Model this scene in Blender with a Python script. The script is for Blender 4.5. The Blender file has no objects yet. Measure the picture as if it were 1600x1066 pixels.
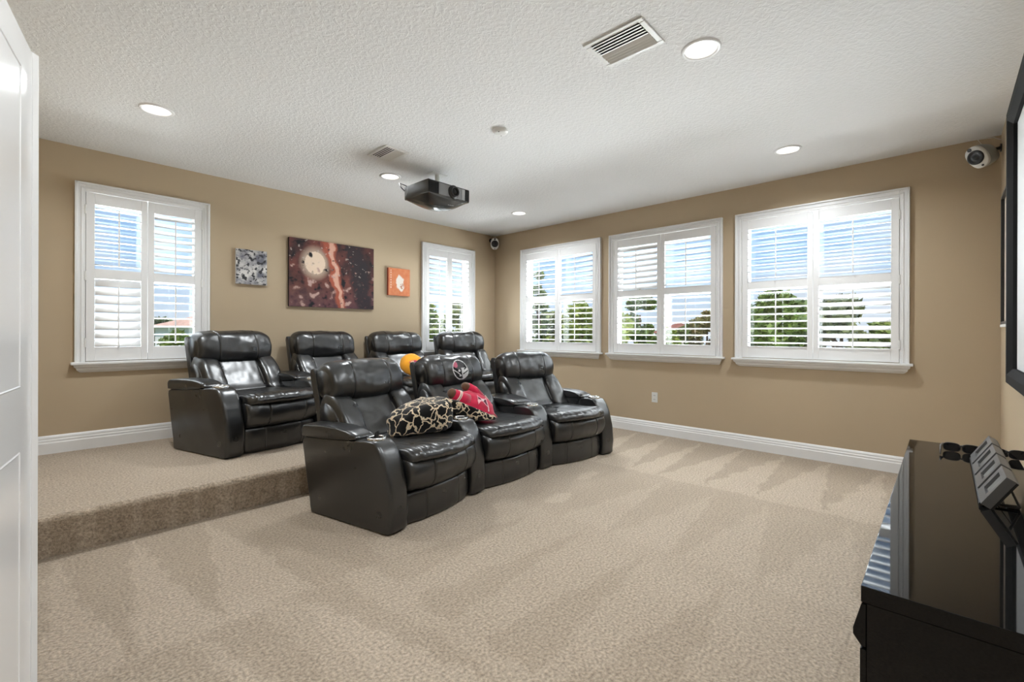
import bpy, bmesh, math, random
import numpy as np
from mathutils import Vector, Matrix, noise
from mathutils.bvhtree import BVHTree
R = math.radians
PI = math.pi
scene = bpy.context.scene
C = scene.collection

# ------------------------------------------------------------------ camera
F_PX, CY_PX, YAW, ROLL = 719.17, 520.2, 0.7547, 0.0027
CAM = Vector((-5.1738, -5.2454, 1.2028))
fw = Vector((math.cos(YAW), math.sin(YAW), 0))
rt = Vector((math.sin(YAW), -math.cos(YAW), 0))
up = Vector((0, 0, 1))
rt2 = rt * math.cos(ROLL) + up * math.sin(ROLL)
up2 = up * math.cos(ROLL) - rt * math.sin(ROLL)
cam_data = bpy.data.cameras.new('camera')
cam = bpy.data.objects.new('camera', cam_data)
C.objects.link(cam)
m = Matrix.Identity(4)
for i in range(3):
    m[i][0] = rt2[i]; m[i][1] = up2[i]; m[i][2] = -fw[i]; m[i][3] = CAM[i]
cam.matrix_world = m
cam_data.sensor_width = 36.0
cam_data.lens = F_PX / 1600 * 36
cam_data.shift_y = -(533 - CY_PX) / 1600
cam_data.clip_start = 0.02
cam_data.clip_end = 400
scene.camera = cam

# ------------------------------------------------------------------ light and exposure
SKY_STRENGTH = 1.0
CAN_WATTS = 19.5
ADDED_BOUNCE_WATTS = 3300.0
scene.view_settings.view_transform = 'Standard'
scene.view_settings.look = 'None'
scene.view_settings.gamma = 1.0
scene.view_settings.use_curve_mapping = False
scene.view_settings.exposure = 0.0

world = bpy.data.worlds.new('sky')
scene.world = world
world.use_nodes = True
nt = world.node_tree
nt.nodes.clear()
wo = nt.nodes.new('ShaderNodeOutputWorld')
bg = nt.nodes.new('ShaderNodeBackground')
tc = nt.nodes.new('ShaderNodeTexCoord')
sep = nt.nodes.new('ShaderNodeSeparateXYZ')
ramp = nt.nodes.new('ShaderNodeValToRGB')
ramp.color_ramp.elements[0].position = 0.0
ramp.color_ramp.elements[0].color = (0.80, 0.88, 0.97, 1)
ramp.color_ramp.elements[1].position = 0.45
ramp.color_ramp.elements[1].color = (0.24, 0.47, 0.88, 1)
e = ramp.color_ramp.elements.new(0.13); e.color = (0.40, 0.63, 0.95, 1)
mp = nt.nodes.new('ShaderNodeMapping'); mp.inputs['Scale'].default_value = (2.2, 2.2, 7.0)
cl = nt.nodes.new('ShaderNodeTexNoise'); cl.inputs['Scale'].default_value = 1.5; cl.inputs['Detail'].default_value = 6
cr = nt.nodes.new('ShaderNodeValToRGB')
cr.color_ramp.elements[0].position = 0.52; cr.color_ramp.elements[1].position = 0.82
mx = nt.nodes.new('ShaderNodeMix'); mx.data_type = 'RGBA'
mx.inputs[7].default_value = (0.95, 0.96, 0.98, 1)
nt.links.new(tc.outputs['Generated'], sep.inputs[0])
nt.links.new(sep.outputs['Z'], ramp.inputs[0])
nt.links.new(tc.outputs['Generated'], mp.inputs[0])
nt.links.new(mp.outputs[0], cl.inputs['Vector'])
nt.links.new(cl.outputs['Fac'], cr.inputs[0])
nt.links.new(cr.outputs[0], mx.inputs[0])
nt.links.new(ramp.outputs[0], mx.inputs[6])
nt.links.new(mx.outputs[2], bg.inputs['Color'])
bg.inputs['Strength'].default_value = SKY_STRENGTH
nt.links.new(bg.outputs[0], wo.inputs[0])

sun_d = bpy.data.lights.new('sun', 'SUN')
sun_d.energy = 4.2
sun_d.angle = R(0.6)
sun_d.color = (1.0, 0.95, 0.86)
sun = bpy.data.objects.new('sun', sun_d)
C.objects.link(sun)
sun.location = (-8, -10, 12)
sun.rotation_euler = Vector((0.50, 0.42, -0.95)).to_track_quat('-Z', 'Y').to_euler()

# added unseen area lights standing in for daylight bounced up through the windows
for bx_, by_, nx_, ny_, wid, wat in ((-4.40, 1.9, 0, 1, 2.4, 0.45), (-0.94, 1.9, 0, 1, 2.4, 0.45), (1.9, -2.80, 1, 0, 5.4, 1.0)):
    bl = bpy.data.lights.new('added_bounce', 'AREA')
    bl.shape = 'RECTANGLE'; bl.size = wid; bl.size_y = 1.9
    bl.energy = ADDED_BOUNCE_WATTS*wat; bl.color = (0.94, 0.98, 1.0)
    bo = bpy.data.objects.new('added_bounce', bl); C.objects.link(bo)
    bo.location = (bx_, by_, 0.22)
    bo.rotation_euler = Vector((-nx_, -ny_, 1.1)).to_track_quat('-Z', 'Y').to_euler()

# ------------------------------------------------------------------ materials
MAT = {}

def nodes_of(name):
    mt = bpy.data.materials.new(name)
    mt.use_nodes = True
    n = mt.node_tree
    return mt, n, n.nodes['Principled BSDF']

def mat(name, col, rough=0.5, spec=0.5, metal=0.0, bump=None, vary=None, coat=0.0, sheen=0.0, emit=None):
    """bump = (scale, strength, distance, detail); vary = (scale, amount)"""
    if name in MAT:
        return MAT[name]
    mt, n, b = nodes_of(name)
    b.inputs['Base Color'].default_value = (*col, 1)
    b.inputs['Roughness'].default_value = rough
    b.inputs['Specular IOR Level'].default_value = spec
    b.inputs['Metallic'].default_value = metal
    b.inputs['Coat Weight'].default_value = coat
    b.inputs['Coat Roughness'].default_value = 0.05
    b.inputs['Sheen Weight'].default_value = sheen
    tcn = n.nodes.new('ShaderNodeTexCoord')
    if vary:
        t = n.nodes.new('ShaderNodeTexNoise'); t.inputs['Scale'].default_value = vary[0]; t.inputs['Detail'].default_value = 4
        n.links.new(tcn.outputs['Object'], t.inputs['Vector'])
        mr = n.nodes.new('ShaderNodeMapRange')
        mr.inputs[1].default_value = 0.3; mr.inputs[2].default_value = 0.7
        mr.inputs[3].default_value = 1 - vary[1]; mr.inputs[4].default_value = 1 + vary[1]
        n.links.new(t.outputs['Fac'], mr.inputs[0])
        vm = n.nodes.new('ShaderNodeVectorMath'); vm.operation = 'SCALE'
        vm.inputs[0].default_value = col
        n.links.new(mr.outputs[0], vm.inputs['Scale'])
        n.links.new(vm.outputs[0], b.inputs['Base Color'])
    if bump:
        t = n.nodes.new('ShaderNodeTexNoise'); t.inputs['Scale'].default_value = bump[0]; t.inputs['Detail'].default_value = bump[3]
        n.links.new(tcn.outputs['Object'], t.inputs['Vector'])
        bp = n.nodes.new('ShaderNodeBump'); bp.inputs['Strength'].default_value = bump[1]; bp.inputs['Distance'].default_value = bump[2]
        n.links.new(t.outputs['Fac'], bp.inputs['Height'])
        n.links.new(bp.outputs[0], b.inputs['Normal'])
    if emit:
        b.inputs['Emission Color'].default_value = (*emit[:3], 1)
        b.inputs['Emission Strength'].default_value = emit[3]
    MAT[name] = mt
    return mt

M_WALL = mat('tan_wall_paint', (0.47, 0.374, 0.258), 0.75, 0.25, bump=(220, 0.12, 0.002, 3), vary=(1.2, 0.02))
M_WHITE = mat('white_trim_paint', (0.80, 0.80, 0.80), 0.35, 0.5)
M_LOUVER = mat('white_louver_paint', (0.74, 0.74, 0.74), 0.4, 0.5)
M_DOOR = mat('white_door_paint', (0.88, 0.88, 0.88), 0.18, 0.5)
M_BLACK = mat('black_plastic', (0.012, 0.012, 0.013), 0.35, 0.5)
M_BLACKMATT = mat('black_matt', (0.012, 0.012, 0.012), 0.8, 0.2)
M_GLOSS = mat('black_gloss_lacquer', (0.006, 0.006, 0.006), 0.03, 0.3)
M_CHROME = mat('brushed_steel', (0.62, 0.62, 0.61), 0.22, 0.5, metal=1.0)
M_GREY = mat('grey_plastic', (0.22, 0.22, 0.225), 0.45, 0.5)
M_SILVER = mat('silver_plastic', (0.45, 0.45, 0.46), 0.35, 0.5, metal=0.3)
M_PLASTW = mat('white_plastic', (0.75, 0.75, 0.73), 0.4, 0.5)
M_DARK = mat('dark_interior', (0.01, 0.01, 0.01), 0.9, 0.1)
M_SCREEN = mat('white_screen_fabric', (0.82, 0.83, 0.84), 0.8, 0.2)
M_SEAM = mat('black_thread', (0.006, 0.006, 0.006), 0.7, 0.2)

def leather():
    mt, n, b = nodes_of('black_leather')
    tcn = n.nodes.new('ShaderNodeTexCoord')
    b.inputs['Base Color'].default_value = (0.0055, 0.006, 0.0068, 1)
    b.inputs['Specular IOR Level'].default_value = 1.0
    t1 = n.nodes.new('ShaderNodeTexNoise'); t1.inputs['Scale'].default_value = 9; t1.inputs['Detail'].default_value = 3
    t2 = n.nodes.new('ShaderNodeTexNoise'); t2.inputs['Scale'].default_value = 60; t2.inputs['Detail'].default_value = 3
    t3 = n.nodes.new('ShaderNodeTexNoise'); t3.inputs['Scale'].default_value = 6; t3.inputs['Detail'].default_value = 0
    for t in (t1, t2, t3):
        n.links.new(tcn.outputs['Object'], t.inputs['Vector'])
    mr = n.nodes.new('ShaderNodeMapRange'); mr.inputs[1].default_value = .2; mr.inputs[2].default_value = .8
    mr.inputs[3].default_value = 0.25; mr.inputs[4].default_value = 0.37
    n.links.new(t1.outputs['Fac'], mr.inputs[0]); n.links.new(mr.outputs[0], b.inputs['Roughness'])
    b1 = n.nodes.new('ShaderNodeBump'); b1.inputs['Strength'].default_value = 0.12; b1.inputs['Distance'].default_value = 0.010
    n.links.new(t3.outputs['Fac'], b1.inputs['Height'])
    b2 = n.nodes.new('ShaderNodeBump'); b2.inputs['Strength'].default_value = 0.04; b2.inputs['Distance'].default_value = 0.002
    n.links.new(t2.outputs['Fac'], b2.inputs['Height'])
    n.links.new(b1.outputs[0], b2.inputs['Normal']); n.links.new(b2.outputs[0], b.inputs['Normal'])
    return mt
M_LEATHER = leather()

def carpet():
    mt, n, b = nodes_of('beige_carpet')
    b.inputs['Roughness'].default_value = 0.95
    b.inputs['Specular IOR Level'].default_value = 0.1
    b.inputs['Sheen Weight'].default_value = 0.15
    tcn = n.nodes.new('ShaderNodeTexCoord')
    at = n.nodes.new('ShaderNodeAttribute'); at.attribute_name = 'nap_shade'
    t1 = n.nodes.new('ShaderNodeTexNoise'); t1.inputs['Scale'].default_value = 82; t1.inputs['Detail'].default_value = 4
    t2 = n.nodes.new('ShaderNodeTexNoise'); t2.inputs['Scale'].default_value = 2.2; t2.inputs['Detail'].default_value = 5
    for t in (t1, t2):
        n.links.new(tcn.outputs['Object'], t.inputs['Vector'])
    mxa = n.nodes.new('ShaderNodeMix'); mxa.data_type = 'RGBA'
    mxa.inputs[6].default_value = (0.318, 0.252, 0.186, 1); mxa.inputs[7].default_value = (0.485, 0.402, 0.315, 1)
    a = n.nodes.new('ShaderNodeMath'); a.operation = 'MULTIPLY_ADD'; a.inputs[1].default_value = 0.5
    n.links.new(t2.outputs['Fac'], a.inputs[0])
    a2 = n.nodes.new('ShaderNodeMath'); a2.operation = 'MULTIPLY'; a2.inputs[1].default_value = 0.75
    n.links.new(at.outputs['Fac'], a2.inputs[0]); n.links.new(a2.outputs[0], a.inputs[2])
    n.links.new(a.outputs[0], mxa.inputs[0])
    mrr = n.nodes.new('ShaderNodeMapRange'); mrr.inputs[1].default_value = .3; mrr.inputs[2].default_value = .7
    mrr.inputs[3].default_value = 0.60; mrr.inputs[4].default_value = 1.30
    n.links.new(t1.outputs['Fac'], mrr.inputs[0])
    vm = n.nodes.new('ShaderNodeVectorMath'); vm.operation = 'SCALE'
    n.links.new(mxa.outputs[2], vm.inputs[0]); n.links.new(mrr.outputs[0], vm.inputs['Scale'])
    n.links.new(vm.outputs[0], b.inputs['Base Color'])
    bp = n.nodes.new('ShaderNodeBump'); bp.inputs['Strength'].default_value = 0.8; bp.inputs['Distance'].default_value = 0.012
    n.links.new(t1.outputs['Fac'], bp.inputs['Height']); n.links.new(bp.outputs[0], b.inputs['Normal'])
    return mt
M_CARPET = carpet()

def ceiling_mat():
    mt, n, b = nodes_of('knockdown_ceiling_paint')
    b.inputs['Base Color'].default_value = (0.80, 0.80, 0.80, 1)
    b.inputs['Roughness'].default_value = 0.85
    b.inputs['Specular IOR Level'].default_value = 0.2
    tcn = n.nodes.new('ShaderNodeTexCoord')
    t1 = n.nodes.new('ShaderNodeTexNoise'); t1.inputs['Scale'].default_value = 42; t1.inputs['Detail'].default_value = 4
    t1.inputs['Distortion'].default_value = 0.6
    n.links.new(tcn.outputs['Object'], t1.inputs['Vector'])
    rr = n.nodes.new('ShaderNodeMapRange'); rr.inputs[1].default_value = 0.42; rr.inputs[2].default_value = 0.62
    n.links.new(t1.outputs['Fac'], rr.inputs[0])
    bp = n.nodes.new('ShaderNodeBump'); bp.inputs['Strength'].default_value = 0.34; bp.inputs['Distance'].default_value = 0.005
    n.links.new(rr.outputs[0], bp.inputs['Height']); n.links.new(bp.outputs[0], b.inputs['Normal'])
    return mt
M_CEIL = ceiling_mat()

def glass_mat():
    mt = bpy.data.materials.new('window_glass'); mt.use_nodes = True
    n = mt.node_tree; n.nodes.clear()
    o = n.nodes.new('ShaderNodeOutputMaterial'); tr = n.nodes.new('ShaderNodeBsdfTransparent')
    gl = n.nodes.new('ShaderNodeBsdfGlossy'); gl.inputs['Roughness'].default_value = 0.02
    mxs = n.nodes.new('ShaderNodeMixShader'); mxs.inputs[0].default_value = 0.05
    tr.inputs[0].default_value = (0.97, 0.98, 0.98, 1)
    n.links.new(tr.outputs[0], mxs.inputs[1]); n.links.new(gl.outputs[0], mxs.inputs[2]); n.links.new(mxs.outputs[0], o.inputs[0])
    return mt
M_GLASS = glass_mat()

def leopard_mat():
    mt, n, b = nodes_of('leopard_fleece')
    b.inputs['Roughness'].default_value = 0.9; b.inputs['Sheen Weight'].default_value = 0.3
    b.inputs['Specular IOR Level'].default_value = 0.1
    tcn = n.nodes.new('ShaderNodeTexCoord')
    ns = n.nodes.new('ShaderNodeTexNoise'); ns.inputs['Scale'].default_value = 14
    n.links.new(tcn.outputs['Object'], ns.inputs['Vector'])
    va = n.nodes.new('ShaderNodeVectorMath'); va.operation = 'MULTIPLY_ADD'
    va.inputs[1].default_value = (0.12, 0.12, 0.12)
    n.links.new(ns.outputs['Color'], va.inputs[0]); n.links.new(tcn.outputs['Object'], va.inputs[2])
    vo = n.nodes.new('ShaderNodeTexVoronoi'); vo.feature = 'DISTANCE_TO_EDGE'; vo.inputs['Scale'].default_value = 12
    n.links.new(va.outputs[0], vo.inputs['Vector'])
    cr = n.nodes.new('ShaderNodeValToRGB')
    cr.color_ramp.elements[0].position = 0.0; cr.color_ramp.elements[0].color = (0.62, 0.45, 0.27, 1)
    cr.color_ramp.elements[1].position = 0.09; cr.color_ramp.elements[1].color = (0.008, 0.007, 0.007, 1)
    e = cr.color_ramp.elements.new(0.045); e.color = (0.78, 0.68, 0.52, 1)
    e = cr.color_ramp.elements.new(0.068); e.color = (0.008, 0.007, 0.007, 1)
    n.links.new(vo.outputs['Distance'], cr.inputs[0]); n.links.new(cr.outputs[0], b.inputs['Base Color'])
    return mt
M_LEOPARD = leopard_mat()

def attr_mat(name, rough=0.7, spec=0.3):
    mt, n, b = nodes_of(name)
    at = n.nodes.new('ShaderNodeAttribute'); at.attribute_name = 'print'
    n.links.new(at.outputs['Color'], b.inputs['Base Color'])
    b.inputs['Roughness'].default_value = rough; b.inputs['Specular IOR Level'].default_value = spec
    return mt
M_PRINT = attr_mat('printed_canvas')

# ------------------------------------------------------------------ helpers
def new_obj(name, me, material=None, parent=None):
    o = bpy.data.objects.new(name, me)
    C.objects.link(o)
    if material is not None and me is not None:
        me.materials.append(material)
    if parent is not None:
        o.parent = parent
    return o

def tag(o, label=None, cat=None, group=None, kind=None):
    if label: o['label'] = label
    if cat: o['category'] = cat
    if group: o['group'] = group
    if kind: o['kind'] = kind
    return o

def thing(name, label, cat, loc=(0, 0, 0), rz=0.0, group=None, kind=None):
    o = bpy.data.objects.new(name, None)
    o.empty_display_size = 0.1
    C.objects.link(o)
    o.location = loc; o.rotation_euler = (0, 0, rz)
    return tag(o, label, cat, group, kind)

class MB:
    """collects shapes into one mesh"""
    def __init__(s): s.v = []; s.f = []
    def box(s, x0, x1, y0, y1, z0, z1, mtx=None):
        i = len(s.v)
        for x in (x0, x1):
            for y in (y0, y1):
                for z in (z0, z1):
                    p = Vector((x, y, z)); s.v.append(mtx @ p if mtx else p)
        s.f += [[i+a for a in q] for q in ((0,1,3,2),(4,6,7,5),(0,4,5,1),(2,3,7,6),(0,2,6,4),(1,5,7,3))]
        return s
    def loft(s, loops, cap=True, closed=True):
        i = len(s.v); n = len(loops[0])
        for l in loops: s.v += [Vector(p) for p in l]
        for k in range(len(loops)-1):
            for j in range(n if closed else n-1):
                a = i+k*n+j; b = i+k*n+(j+1) % n
                s.f.append([a, b, b+n, a+n])
        if cap:
            s.f.append([i+j for j in range(n)][::-1])
            s.f.append([i+(len(loops)-1)*n+j for j in range(n)])
        return s
    def tube(s, pts, r, seg=8, cap=True):
        loops = []
        pts = [Vector(p) for p in pts]
        for k, p in enumerate(pts):
            d = (pts[min(k+1, len(pts)-1)] - pts[max(k-1, 0)]).normalized()
            a = d.cross(Vector((0, 0, 1)))
            if a.length < 1e-3: a = d.cross(Vector((0, 1, 0)))
            a.normalize(); b = d.cross(a)
            rr = r[k] if isinstance(r, (list, tuple)) else r
            loops.append([p + a*rr*math.cos(t*2*PI/seg) + b*rr*math.sin(t*2*PI/seg) for t in range(seg)])
        return s.loft(loops, cap)
    def lathe(s, prof, c=(0, 0, 0), axis='Z', seg=24, mtx=None, cap=False):
        loops = []
        for r, h in prof:
            l = []
            for t in range(seg):
                a = t*2*PI/seg
                p = Vector((r*math.cos(a), r*math.sin(a), h))
                if axis == 'Y': p = Vector((p.x, p.z, p.y))
                if axis == 'X': p = Vector((p.z, p.x, p.y))
                p = p + Vector(c)
                l.append(mtx @ p if mtx else p)
            loops.append(l)
        return s.loft(loops, cap)
    def prism(s, poly, fn, a, b):
        """poly of 2-D points extruded between parameters a and b through fn(u, v, t)"""
        return s.loft([[fn(u, v, t) for u, v in poly] for t in (a, b)])
    def build(s, name, material=None, parent=None, smooth=False, bevel=0.0, seg=2):
        me = bpy.data.meshes.new(name)
        me.from_pydata([tuple(p) for p in s.v], [], s.f)
        bm = bmesh.new(); bm.from_mesh(me)
        bmesh.ops.recalc_face_normals(bm, faces=bm.faces)
        if bevel > 0:
            es = [e for e in bm.edges if len(e.link_faces) == 2 and e.calc_face_angle(0) > 0.6]
            bmesh.ops.bevel(bm, geom=es, offset=bevel, segments=seg, affect='EDGES', profile=0.6, clamp_overlap=True)
        bm.to_mesh(me); bm.free()
        if smooth:
            me.polygons.foreach_set('use_smooth', [True]*len(me.polygons))
        o = new_obj(name, me, material, parent)
        return o

def smooth_loop(ctrl, n=32):
    """closed Catmull-Rom through 2-D control points, resampled evenly"""
    k = len(ctrl); pts = []
    for i in range(k):
        p0, p1, p2, p3 = (ctrl[(i+j-1) % k] for j in range(4))
        for q in range(12):
            t = q/12
            pts.append(tuple(0.5*((2*p1[a]) + (-p0[a]+p2[a])*t + (2*p0[a]-5*p1[a]+4*p2[a]-p3[a])*t*t + (-p0[a]+3*p1[a]-3*p2[a]+p3[a])*t**3) for a in (0, 1)))
    d = [0]
    for i in range(len(pts)):
        a, b = pts[i], pts[(i+1) % len(pts)]
        d.append(d[-1]+math.hypot(a[0]-b[0], a[1]-b[1]))
    out = []
    j = 0
    for i in range(n):
        s = d[-1]*i/n
        while d[j+1] < s: j += 1
        f = (s-d[j])/max(1e-9, d[j+1]-d[j]); a, b = pts[j], pts[(j+1) % len(pts)]
        out.append((a[0]+(b[0]-a[0])*f, a[1]+(b[1]-a[1])*f))
    return out

def cushion(name, w, ctrl, parent, x0=0.0, n=36, nx=22, p=5.0, smin=0.45, seams=(), bow=None, lump=0.004, seed=0, edge=None, material=None, warp=None, wr=0.0, wf=(9, 9, 9)):
    """a stuffed shape: section (y, z) swept over the width w, rounded at both ends"""
    loop = smooth_loop(ctrl, n)
    cy = sum(q[0] for q in loop)/n; cz = sum(q[1] for q in loop)/n
    us = [math.sin(PI/2*(-1+2*i/nx)) for i in range(nx+1)]
    for sx in seams:
        for d in (-0.009, -0.0035, 0, 0.0035, 0.009): us.append((sx+d)*2/w)
    us = sorted(us)
    loops = []
    for u in us:
        x = u*w/2
        if edge is None:
            s = max(smin, (1-min(1, abs(u))**p)**(1/p))
        else:
            t = max(0, (abs(u)-edge[1])/(1-edge[1])); s = 1-edge[0]*(1-math.sqrt(max(0, 1-t*t)))
        dep = sum(0.012*math.exp(-((x-sx)/0.0032)**2)/max(0.05, 0.5) for sx in seams)
        l = []
        for (y, z) in loop:
            dy, dz = y-cy, z-cz
            r = math.hypot(dy, dz)+1e-6
            nn = noise.noise(Vector((x*7+seed*3.1, y*7, z*7)))*lump + noise.noise(Vector((x*19+seed, y*19+5, z*19)))*lump*0.4
            if wr:
                rg = 1-abs(noise.noise(Vector((x*wf[0]+seed*1.7, y*wf[1]+2, z*wf[2]))))*1.6
                if rg > 0.5: nn -= wr*((rg-0.5)/0.5)**2
            k = s*(1-min(0.3, dep*0.5/r)) + nn/r
            yy, zz = cy+dy*k, cz+dz*k
            if bow: yy, zz = bow(u, yy, zz)
            q = Vector((x+x0, yy, zz))
            if warp: q = warp(q)
            l.append(q)
        loops.append(l)
    return MB().loft(loops).build(name, material or M_LEATHER, parent, smooth=True)

def grid_print(name, w, h, nx, nz, fn, parent, place, material=None, keep=None):
    """a flat (or draped) sheet whose colour attribute comes from fn(u, v); place(u, v) gives the point"""
    vs = []; fs = []; cols = []
    idx = {}
    def vid(i, j):
        if (i, j) not in idx:
            idx[(i, j)] = len(vs); vs.append(place(i/nx, j/nz))
        return idx[(i, j)]
    for i in range(nx):
        for j in range(nz):
            c = fn((i+.5)/nx, (j+.5)/nz)
            if c is None: continue
            fs.append((vid(i, j), vid(i+1, j), vid(i+1, j+1), vid(i, j+1))); cols.append(c)
    me = bpy.data.meshes.new(name)
    me.from_pydata([tuple(v) for v in vs], [], fs)
    a = me.attributes.new('print', 'FLOAT_COLOR', 'FACE')
    a.data.foreach_set('color', [q for c in cols for q in (*c, 1.0)])
    return new_obj(name, me, material or M_PRINT, parent)

def fbm(x, y, z=0.0, o=4):
    s = 0; a = 0.5
    for k in range(o):
        s += a*noise.noise(Vector((x, y, z))); x *= 2.1; y *= 2.1; z += 3.7; a *= 0.5
    return s

# ================================================================== THE ROOM
H = 2.74
XL, YF = -5.36, -5.56
PLAT_Y, PLAT_Z = -1.775, 0.22
WT = 0.16
Z_TOP, Z_SILL = 2.446, 0.95

# floor with vacuum tracks (nap attribute: brushed one way or the other)
def tri_mask(X, Y, a, b, c):
    def s(p, q): return (X-q[0])*(p[1]-q[1])-(p[0]-q[0])*(Y-q[1])
    d1, d2, d3 = s(a, b), s(b, c), s(c, a)
    return ((d1 > 0) & (d2 > 0) & (d3 > 0)) | ((d1 < 0) & (d2 < 0) & (d3 < 0))

def carpet_sheet(name, x0, x1, y0, y1, step, z, napfn):
    nx = int((x1-x0)/step)+1; ny = int((y1-y0)/step)+1
    xs = np.linspace(x0, x1, nx); ys = np.linspace(y0, y1, ny)
    X, Y = np.meshgrid(xs, ys, indexing='ij')
    v = np.stack([X, Y, np.full_like(X, z)], -1).reshape(-1, 3)
    i, j = np.meshgrid(np.arange(nx-1), np.arange(ny-1), indexing='ij')
    a = (i*ny+j).ravel()
    f = np.stack([a, a+ny, a+ny+1, a+1], -1)
    me = bpy.data.meshes.new(name)
    me.from_pydata(v.tolist(), [], f.tolist())
    at = me.attributes.new('nap_shade', 'FLOAT', 'POINT')
    at.data.foreach_set('value', napfn(X, Y).ravel().astype(np.float32))
    o = new_obj(name, me, M_CARPET)
    o['kind'] = 'structure'
    return o

def floor_nap(X, Y):
    n = np.full(X.shape, 0.42)
    wob = 0.012*np.sin(X*23+Y*9)+0.010*np.sin(Y*31-X*13)
    X = X+wob; Y = Y+0.8*wob
    # lane beside the window wall: pale wedges pointing at the baseboard
    n[X > -1.5] = 0.12
    ap = [-5.28, -4.857, -4.464, -4.117, -3.738, -3.317, -2.93, -2.55, -2.2]
    bs = [-5.40, -4.98, -4.64, -4.21, -3.84, -3.47, -3.2, -2.85, -2.45, -2.1]
    for k, y in enumerate(ap):
        n[tri_mask(X, Y, (-0.03, y), (-1.5, bs[k]), (-1.5, bs[k+1]))] = 0.80
    # second lane
    l2 = (X <= -1.5) & (X > -2.75) & (Y < -3.1)
    n[l2] = 0.36
    for y, b0, b1 in ((-5.2, -5.4, -5.0), (-4.833, -4.98, -4.60), (-4.354, -4.58, -4.20), (-4.0, -4.15, -3.8), (-3.6, -3.75, -3.4)):
        n[tri_mask(X, Y, (-1.6, y), (-2.75, b0), (-2.75, b1))] = 0.66
    # third lane
    l3 = (X <= -2.75) & (X > -3.95) & (Y < -3.0)
    n[l3] = 0.50
    for y, b0, b1 in ((-5.0, -5.2, -4.85), (-4.496, -4.72, -4.30), (-4.065, -4.30, -3.92), (-3.65, -3.85, -3.5), (-3.25, -3.45, -3.1)):
        n[tri_mask(X, Y, (-2.80, y), (-3.95, b0+0.1), (-3.95, b1))] = 0.20
    # strokes pulled away from the platform step
    n[(X < -3.85) & (Y > -3.08)] = 0.24
    for x, b0, b1 in ((-5.30, -5.36, -5.14), (-5.07, -5.134, -4.90), (-4.742, -4.885, -4.60), (-4.371, -4.60, -4.22)):
        n[tri_mask(X, Y, (x, -1.80), (b0, -3.08), (b1, -3.08))] = 0.74
    lo = (X < -3.95) & (Y <= -3.08)
    n[lo] = 0.55
    for x, b0, b1 in ((-5.1, -5.25, -5.0), (-4.90, -4.92, -4.70), (-4.66, -4.68, -4.42), (-4.307, -4.36, -4.02)):
        n[tri_mask(X, Y, (x, -3.05), (b0, -4.2), (b1, -4.2))] = 0.78
        n[tri_mask(X, Y, (b1, -4.2), (x-0.02, -3.1), (x+0.2, -3.1))] = 0.28
    for x, y in ((-1.15, -3.0), (-1.9, -3.05), (-1.4, -3.35), (-2.5, -3.2)):
        n[((X-x)/0.14)**2+((Y-y)/0.06)**2 < 1] = 0.85
    return n
floor = carpet_sheet('floor', XL, 0.0, YF, 0.0, 0.02, 0.0, floor_nap)

# carpeted platform: top sheet, rounded nosing, riser, all one surface
def platform():
    prof = [(0.0, PLAT_Z), (-0.5, PLAT_Z), (-1.2, PLAT_Z)]
    r = 0.035
    for k in range(7):
        a = k/6*PI/2
        prof.append((PLAT_Y+r-r*math.sin(a)-0.02, PLAT_Z-r+r*math.cos(a)))
    prof += [(PLAT_Y, 0.12), (PLAT_Y, 0.0)]
    nx = 268
    vs, fs, nap_shade = [], [], []
    rng = random.Random(3)
    marks = sorted(rng.uniform(XL, -3.6) for _ in range(17))
    for i in range(nx+1):
        x = XL+(0-XL)*i/nx
        for k, (y, z) in enumerate(prof):
            vs.append((x, y, z))
            if k < 4: nap_shade.append(0.55)
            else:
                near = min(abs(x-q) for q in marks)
                nap_shade.append(0.05 + (0.45 if near < 0.02 else 0))  # nosing and riser coloured darker in place of shade; brush marks paler
    n = len(prof)
    for i in range(nx):
        for k in range(n-1):
            a = i*n+k; fs.append((a, a+n, a+n+1, a+1))
    me = bpy.data.meshes.new('platform')
    me.from_pydata(vs, [], fs)
    at = me.attributes.new('nap_shade', 'FLOAT', 'POINT'); at.data.foreach_set('value', nap_shade)
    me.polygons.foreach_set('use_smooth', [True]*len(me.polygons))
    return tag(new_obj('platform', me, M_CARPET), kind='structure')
platform()

# ceiling with round openings for the recessed lights
CANS = [(-4.54, -1.265), (-2.695, -1.265), (-0.81, -1.26), (-4.54, -4.285), (-2.662, -4.281), (-0.794, -4.286)]
def make_ceiling():
    bm = bmesh.new()
    def ring(pts):
        vs = [bm.verts.new(p) for p in pts]
        return [bm.edges.new((vs[i], vs[(i+1) % len(vs)])) for i in range(len(vs))]
    es = ring([(XL, YF, H), (0, YF, H), (0, 0, H), (XL, 0, H)])
    for cx, cy in CANS:
        es += ring([(cx+0.082*math.cos(a*PI/16), cy+0.082*math.sin(a*PI/16), H) for a in range(32)])
    bmesh.ops.triangle_fill(bm, use_beauty=True, use_dissolve=False, edges=es, normal=(0, 0, -1))
    me = bpy.data.meshes.new('ceiling'); bm.to_mesh(me); bm.free()
    c = tag(new_obj('ceiling', me, M_CEIL), kind='structure')
    MB().box(XL-WT, WT, YF-WT, WT, H+0.22, H+0.34).build('roof_slab', M_WHITE, c)
    return c
make_ceiling()

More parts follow.
